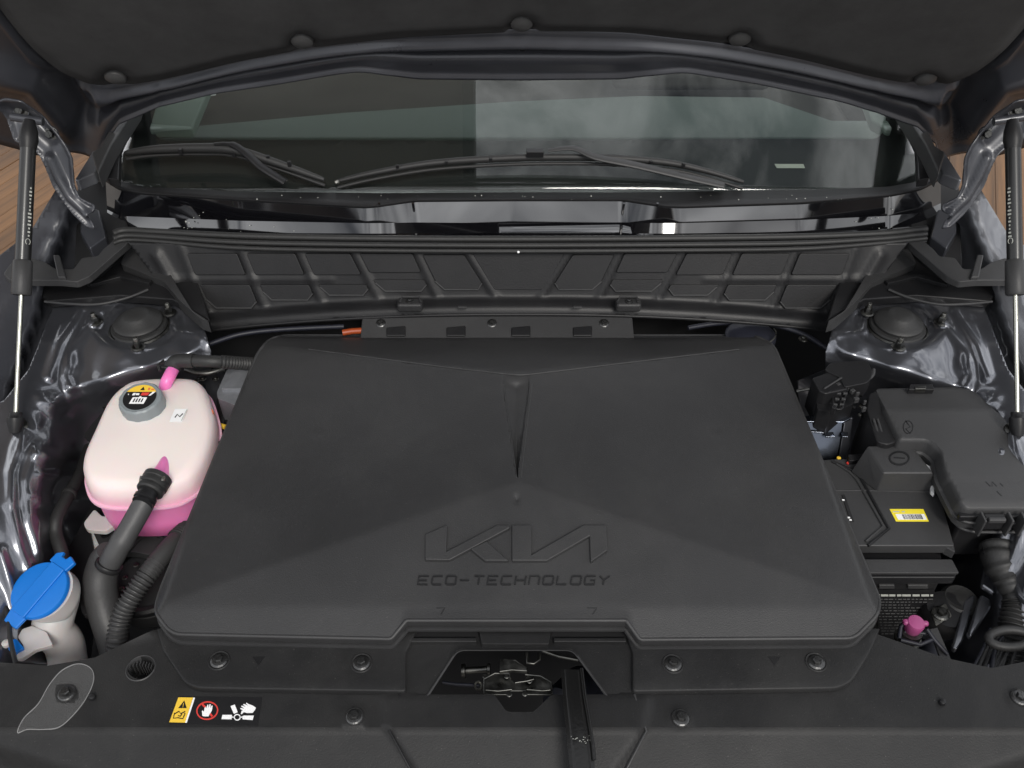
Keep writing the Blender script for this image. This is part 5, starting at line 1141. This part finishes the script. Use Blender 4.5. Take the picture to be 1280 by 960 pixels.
# terminal cover
tc_ = thing('terminal_cover', 'raised square black terminal cover with round mark on top of the battery', 'terminal cover', P(1125., 590., .95))
TZ2 = .958
tp = [(1084, 557), (1139, 556), (1167, 591), (1104, 591)]; bo = [(1062, 590), (1148, 580), (1168, 615), (1096, 615)]
A = np.array([P(float(a), float(b), TZ2) for a, b in tp]); Bq = np.array([P(float(a), float(b), BZ) for a, b in bo])
v = np.vstack([A, Bq]); f = [[0, 1, 2, 3], [0, 3, 7, 4], [1, 0, 4, 5], [2, 1, 5, 6], [3, 2, 6, 7], [7, 6, 5, 4]]
obj('cover_shell', v, f, PLG, tc_, bevel=.0025, seg=3)
ribbons('round_mark', [circ(1124, 573, 12, 8, 26) + [(1136, 573)]], 2.0, flat(TZ2), .0008, PLD, tc_)
ribbons('bar_mark', [[(1117, 572), (1131, 573)]], 1.2, flat(TZ2), .0006, PLD, tc_)
prism('white_clip', [(1154, 578), (1164, 584), (1167, 594), (1160, 592)], TZ2 - .010, TZ2 - .020, WHITE, tc_, r=2, bevel=.001)
prism('white_clip', [(1164, 594), (1168, 596), (1168, 618), (1164, 614)], TZ2 - .022, TZ2 - .028, WHITE, tc_, bevel=.0008)
prism('small_rear_block', [(1060, 568), (1084, 567), (1086, 574), (1062, 576)], BZ + .008, BZ, PLD, tc_, bevel=.001)
prism('red_flag', [(1058, 578), (1063, 575), (1064, 577), (1060, 580)], BZ + .003, BZ + .001, RED, tc_, bevel=0)

# ================================================================ connector, bracket, small fittings
cn_ = thing('multi_plug_connector', 'black multi pin connector with curved cable boot above a silver bracket', 'connector', P(1045., 490., .95))
CZ = .985
prism('plug_housing', [(1015, 472), (1038, 464), (1052, 474), (1060, 486), (1032, 492), (1024, 488)], CZ + .006, CZ - .05, PLD, cn_, r=2, bevel=.003)
prism('plug_front', [(1020, 484), (1030, 494), (1062, 488), (1068, 504), (1040, 516), (1022, 512)], CZ - .016, CZ - .06, PLD, cn_, r=2, bevel=.003)
prism('cable_boot', [(1030, 462), (1038, 453), (1084, 450), (1092, 466), (1086, 478), (1056, 484), (1048, 470)], CZ + .008, CZ - .016, PLD, cn_, r=[4, 4, 6, 8, 8, 3, 3], bevel=.004, seg=3)
tube('boot_rim', catmull([P(a, b, CZ + .002) for a, b in ((1052., 486.), (1062., 480.), (1080., 476.), (1090., 470.), (1092., 462.))], 6), .0028, PLG, cn_, seg=10)
tube('lever_rib', [P(1030., 486., CZ + .008), P(1052., 472., CZ + .010)], .0014, PLG, cn_, seg=8)
for k in range(4):
    for j in (0, 1): box('grip_tooth', P(1044. + j * 8 + k * 2.2, 506. - k * 7, CZ - .006 + k * .003), (.006, .004, .004), PLG, cn_, rot=-.3)
tube('grip_loop', catmull([P(a, b, CZ - .006) for a, b in ((1041., 510.), (1042., 496.), (1050., 484.), (1062., 480.))], 6), .0018, PLD, cn_, seg=8)
tube('grip_loop', catmull([P(a, b, CZ - .006) for a, b in ((1041., 510.), (1052., 511.), (1056., 496.), (1064., 484.))], 6), .0018, PLD, cn_, seg=8)
for k in range(12): box('pin_block', P(random.uniform(1026, 1082), random.uniform(460, 514), CZ + .0), (random.uniform(.003, .008), random.uniform(.003, .006), random.uniform(.006, .014)), random.choice([PLD, PLG]), cn_, rot=random.random())
tube('locking_pin', [P(996., 489., .965), P(1012., 486., .972)], .0025, STEELD, cn_, seg=10)
DKST = mat('dark_blue_steel', (.07, .08, .10), .22, metal=1, nscale=20, nstr=.2, var=.3)
br = thing('silver_bracket', 'shiny silver metal bracket between the connector and the battery', 'bracket', P(1040., 550., .92))
prism('bracket_top', [(1000, 519), (1058, 519), (1064, 523), (1056, 527), (1000, 527)], .945, .942, CHROME, br, bevel=.001)
def wall(nm, px, m, y0=None):
    a = np.array(px, float); zz = a[:, 2]; T_ = np.array([P(q[0], q[1], q[2]) for q in a]); return extr(nm, T_, (0, .004, -.001), m, br, bevel=.0012)
wall('bracket_face', [(1000, 526, .942), (1054, 526, .942), (1050, 556, .915), (1044, 586, .885), (1000, 586, .885)], DKST)
wall('bracket_side', [(1056, 526, .942), (1066, 522, .945), (1062, 560, .905), (1050, 590, .875), (1046, 588, .88)], PAINT)
for pts, z in (([(1030, 540), (1042, 540), (1044, 546), (1032, 546)], .93), ([(1052, 540), (1060, 540), (1060, 546), (1053, 546)], .932), ([(1004, 536), (1028, 538), (1030, 541), (1006, 539)], .932)):
    prism('bracket_tab', pts, z, z - .002, CHROME, br, bevel=.0006)
for k in range(7): box('clip_cluster', P(random.uniform(1066, 1078), random.uniform(488, 520), .955 - random.random() * .01), (.005, .006, .004), random.choice([STEEL, STEELD, PLD]), br, rot=random.random())
lathe('brass_screw', [(.003, 0), (.003, .003), (.001, .004)], P(1048., 574., .92), YEL, br, seg=10)
co_ = thing('round_cap_behind_cover', 'dark rough round cap with pale rim behind the right rear corner of the cover', 'cap', P(940., 412., .95))
lathe('cap_body', [(.036, -.02), (.040, -.01), (.040, .002), (.034, .008), (.012, .010)], P(938., 420., .935), BLOCK, co_, seg=32)
tube('pale_rim', [P(938 + 32 * math.cos(q), 417 + 16 * math.sin(q), .95) for q in np.linspace(-.4, 1.0, 12)], .0012, STEEL, co_, seg=6)
bolt(co_, P(1004., 424., .95), s=.006, m=STEELD)
tube('small_pipe', catmull([P(a, b, .94) for a, b in ((860., 410.), (900., 404.), (950., 404.), (1000., 416.), (1040., 440.))], 6), .004, BLOCK, co_, seg=10)
dp = thing('pink_dipstick_cap', 'small pink winged cap on a filler in front of the battery', 'filler cap', P(1144., 782., .9))
pc = P(1144., 780., .885)
pk = lathe('cap_body', [(.0085, -.016), (.0100, -.012), (.0110, .002), (.0095, .005), (.004, .006)], pc, PINK, dp, n=(0, -.1, 1), seg=28)
box('cap_wing', pc + [.009, 0, .001], (.014, .007, .007), PINK, pk, bevel=.003); box('cap_wing', pc + [-.009, .002, .001], (.012, .008, .007), PINK, pk, bevel=.003)
lathe('filler_collar', [(.016, 0), (.016, .004), (.0135, .005), (.0135, .02)][::1], pc - [0, 0, .034], STEELD, dp, seg=24)
for pl in ([(1124, 798, .87), (1126, 784, .875), (1132, 776, .88)], [(1126, 800, .87), (1150, 806, .87), (1168, 798, .87)], [(1158, 786, .88), (1168, 800, .87), (1184, 818, .86)], [(1130, 790, .87), (1160, 792, .87)]):
    tube('filler_bracket', [P(float(a), float(b), c) for a, b, c in pl], .0026, BLOCK, dp, seg=8)
prism('stay_plate', [(1162, 786), (1172, 784), (1190, 826), (1176, 824)], .86, .856, PLG, dp, bevel=.001)
mt = thing('mount_with_nut', 'black round mount with bright hexagonal nut beside the pink cap', 'mount', P(1178., 766., .84))
lathe('mount_disc', [(.028, -.03), (.030, -.02), (.030, -.004), (.026, .002), (.018, .003)], P(1184., 762., .835), PLD, mt, n=(0, -.1, 1), seg=36)
lathe('rubber_dome', [(.024, -.02), (.025, 0), (.020, .005), (.012, .003), (.006, .004)], P(1200., 750., .835), RUB, mt, seg=30)
prism('nut_plate', [(1164, 764), (1182, 754), (1190, 770), (1170, 782)], .8415, .8395, STEEL, mt, r=2, bevel=.0006)
bolt(mt, P(1176., 767., .842), s=.0088, m=STEELD)
# harness at the right edge
hr = thing('wiring_harness', 'taped and corrugated black wiring harness coming down from the fuse box', 'wiring harness', P(1250., 740., .88))
q5 = catmull([P(a, b, c) for a, b, c in ((1248., 684., .90), (1250., 704., .895), (1262., 730., .885), (1270., 756., .875), (1266., 780., .865), (1262., 810., .85), (1256., 850., .82))], 10)
prism('harness_socket', [(1228, 682), (1276, 682), (1272, 692), (1230, 692)], .905, .892, PLD, hr, r=2, bevel=.002)
n5 = len(q5)
p5, s5 = resample(q5[:30], .0022); rr5 = np.interp(range(len(p5)), [0, len(p5) * .3, len(p5)], [.023, .021, .012]) + .0011 * np.sin(np.arange(len(p5)) * 1.1) + np.random.uniform(-.0006, .0006, len(p5))
tube('taped_bundle', p5, rr5, RUB, hr, seg=20)
corrugated('ribbed_conduit', q5[28:], .0150, .0055, .0018, RUB, hr, seg=20)
ring5 = [P(1262 + 26 * math.cos(q), 798 + 11 * math.sin(q), .885) for q in np.linspace(0, 2 * math.pi, 30)]
tube('cable_loop', ring5, .0055, RUB, hr, seg=12)
for k in range(14):
    x0 = 1222 + k * 3.2 + random.uniform(-2, 2); tube('wire', catmull([P(x0 + 22 + random.uniform(-6, 6), 786., .86), P(x0 + 8, 808. + random.uniform(-4, 4), .865), P(x0 - 2 + random.uniform(-5, 5), 836., .86)], 5), random.uniform(.0016, .003), random.choice([RUB, PLD, BLOCK]), hr, seg=8)
tube('side_tube', catmull([P(a, b, .90) for a, b in ((1290., 690.), (1276., 700.), (1270., 720.))], 5), .007, PLD, hr, seg=12)
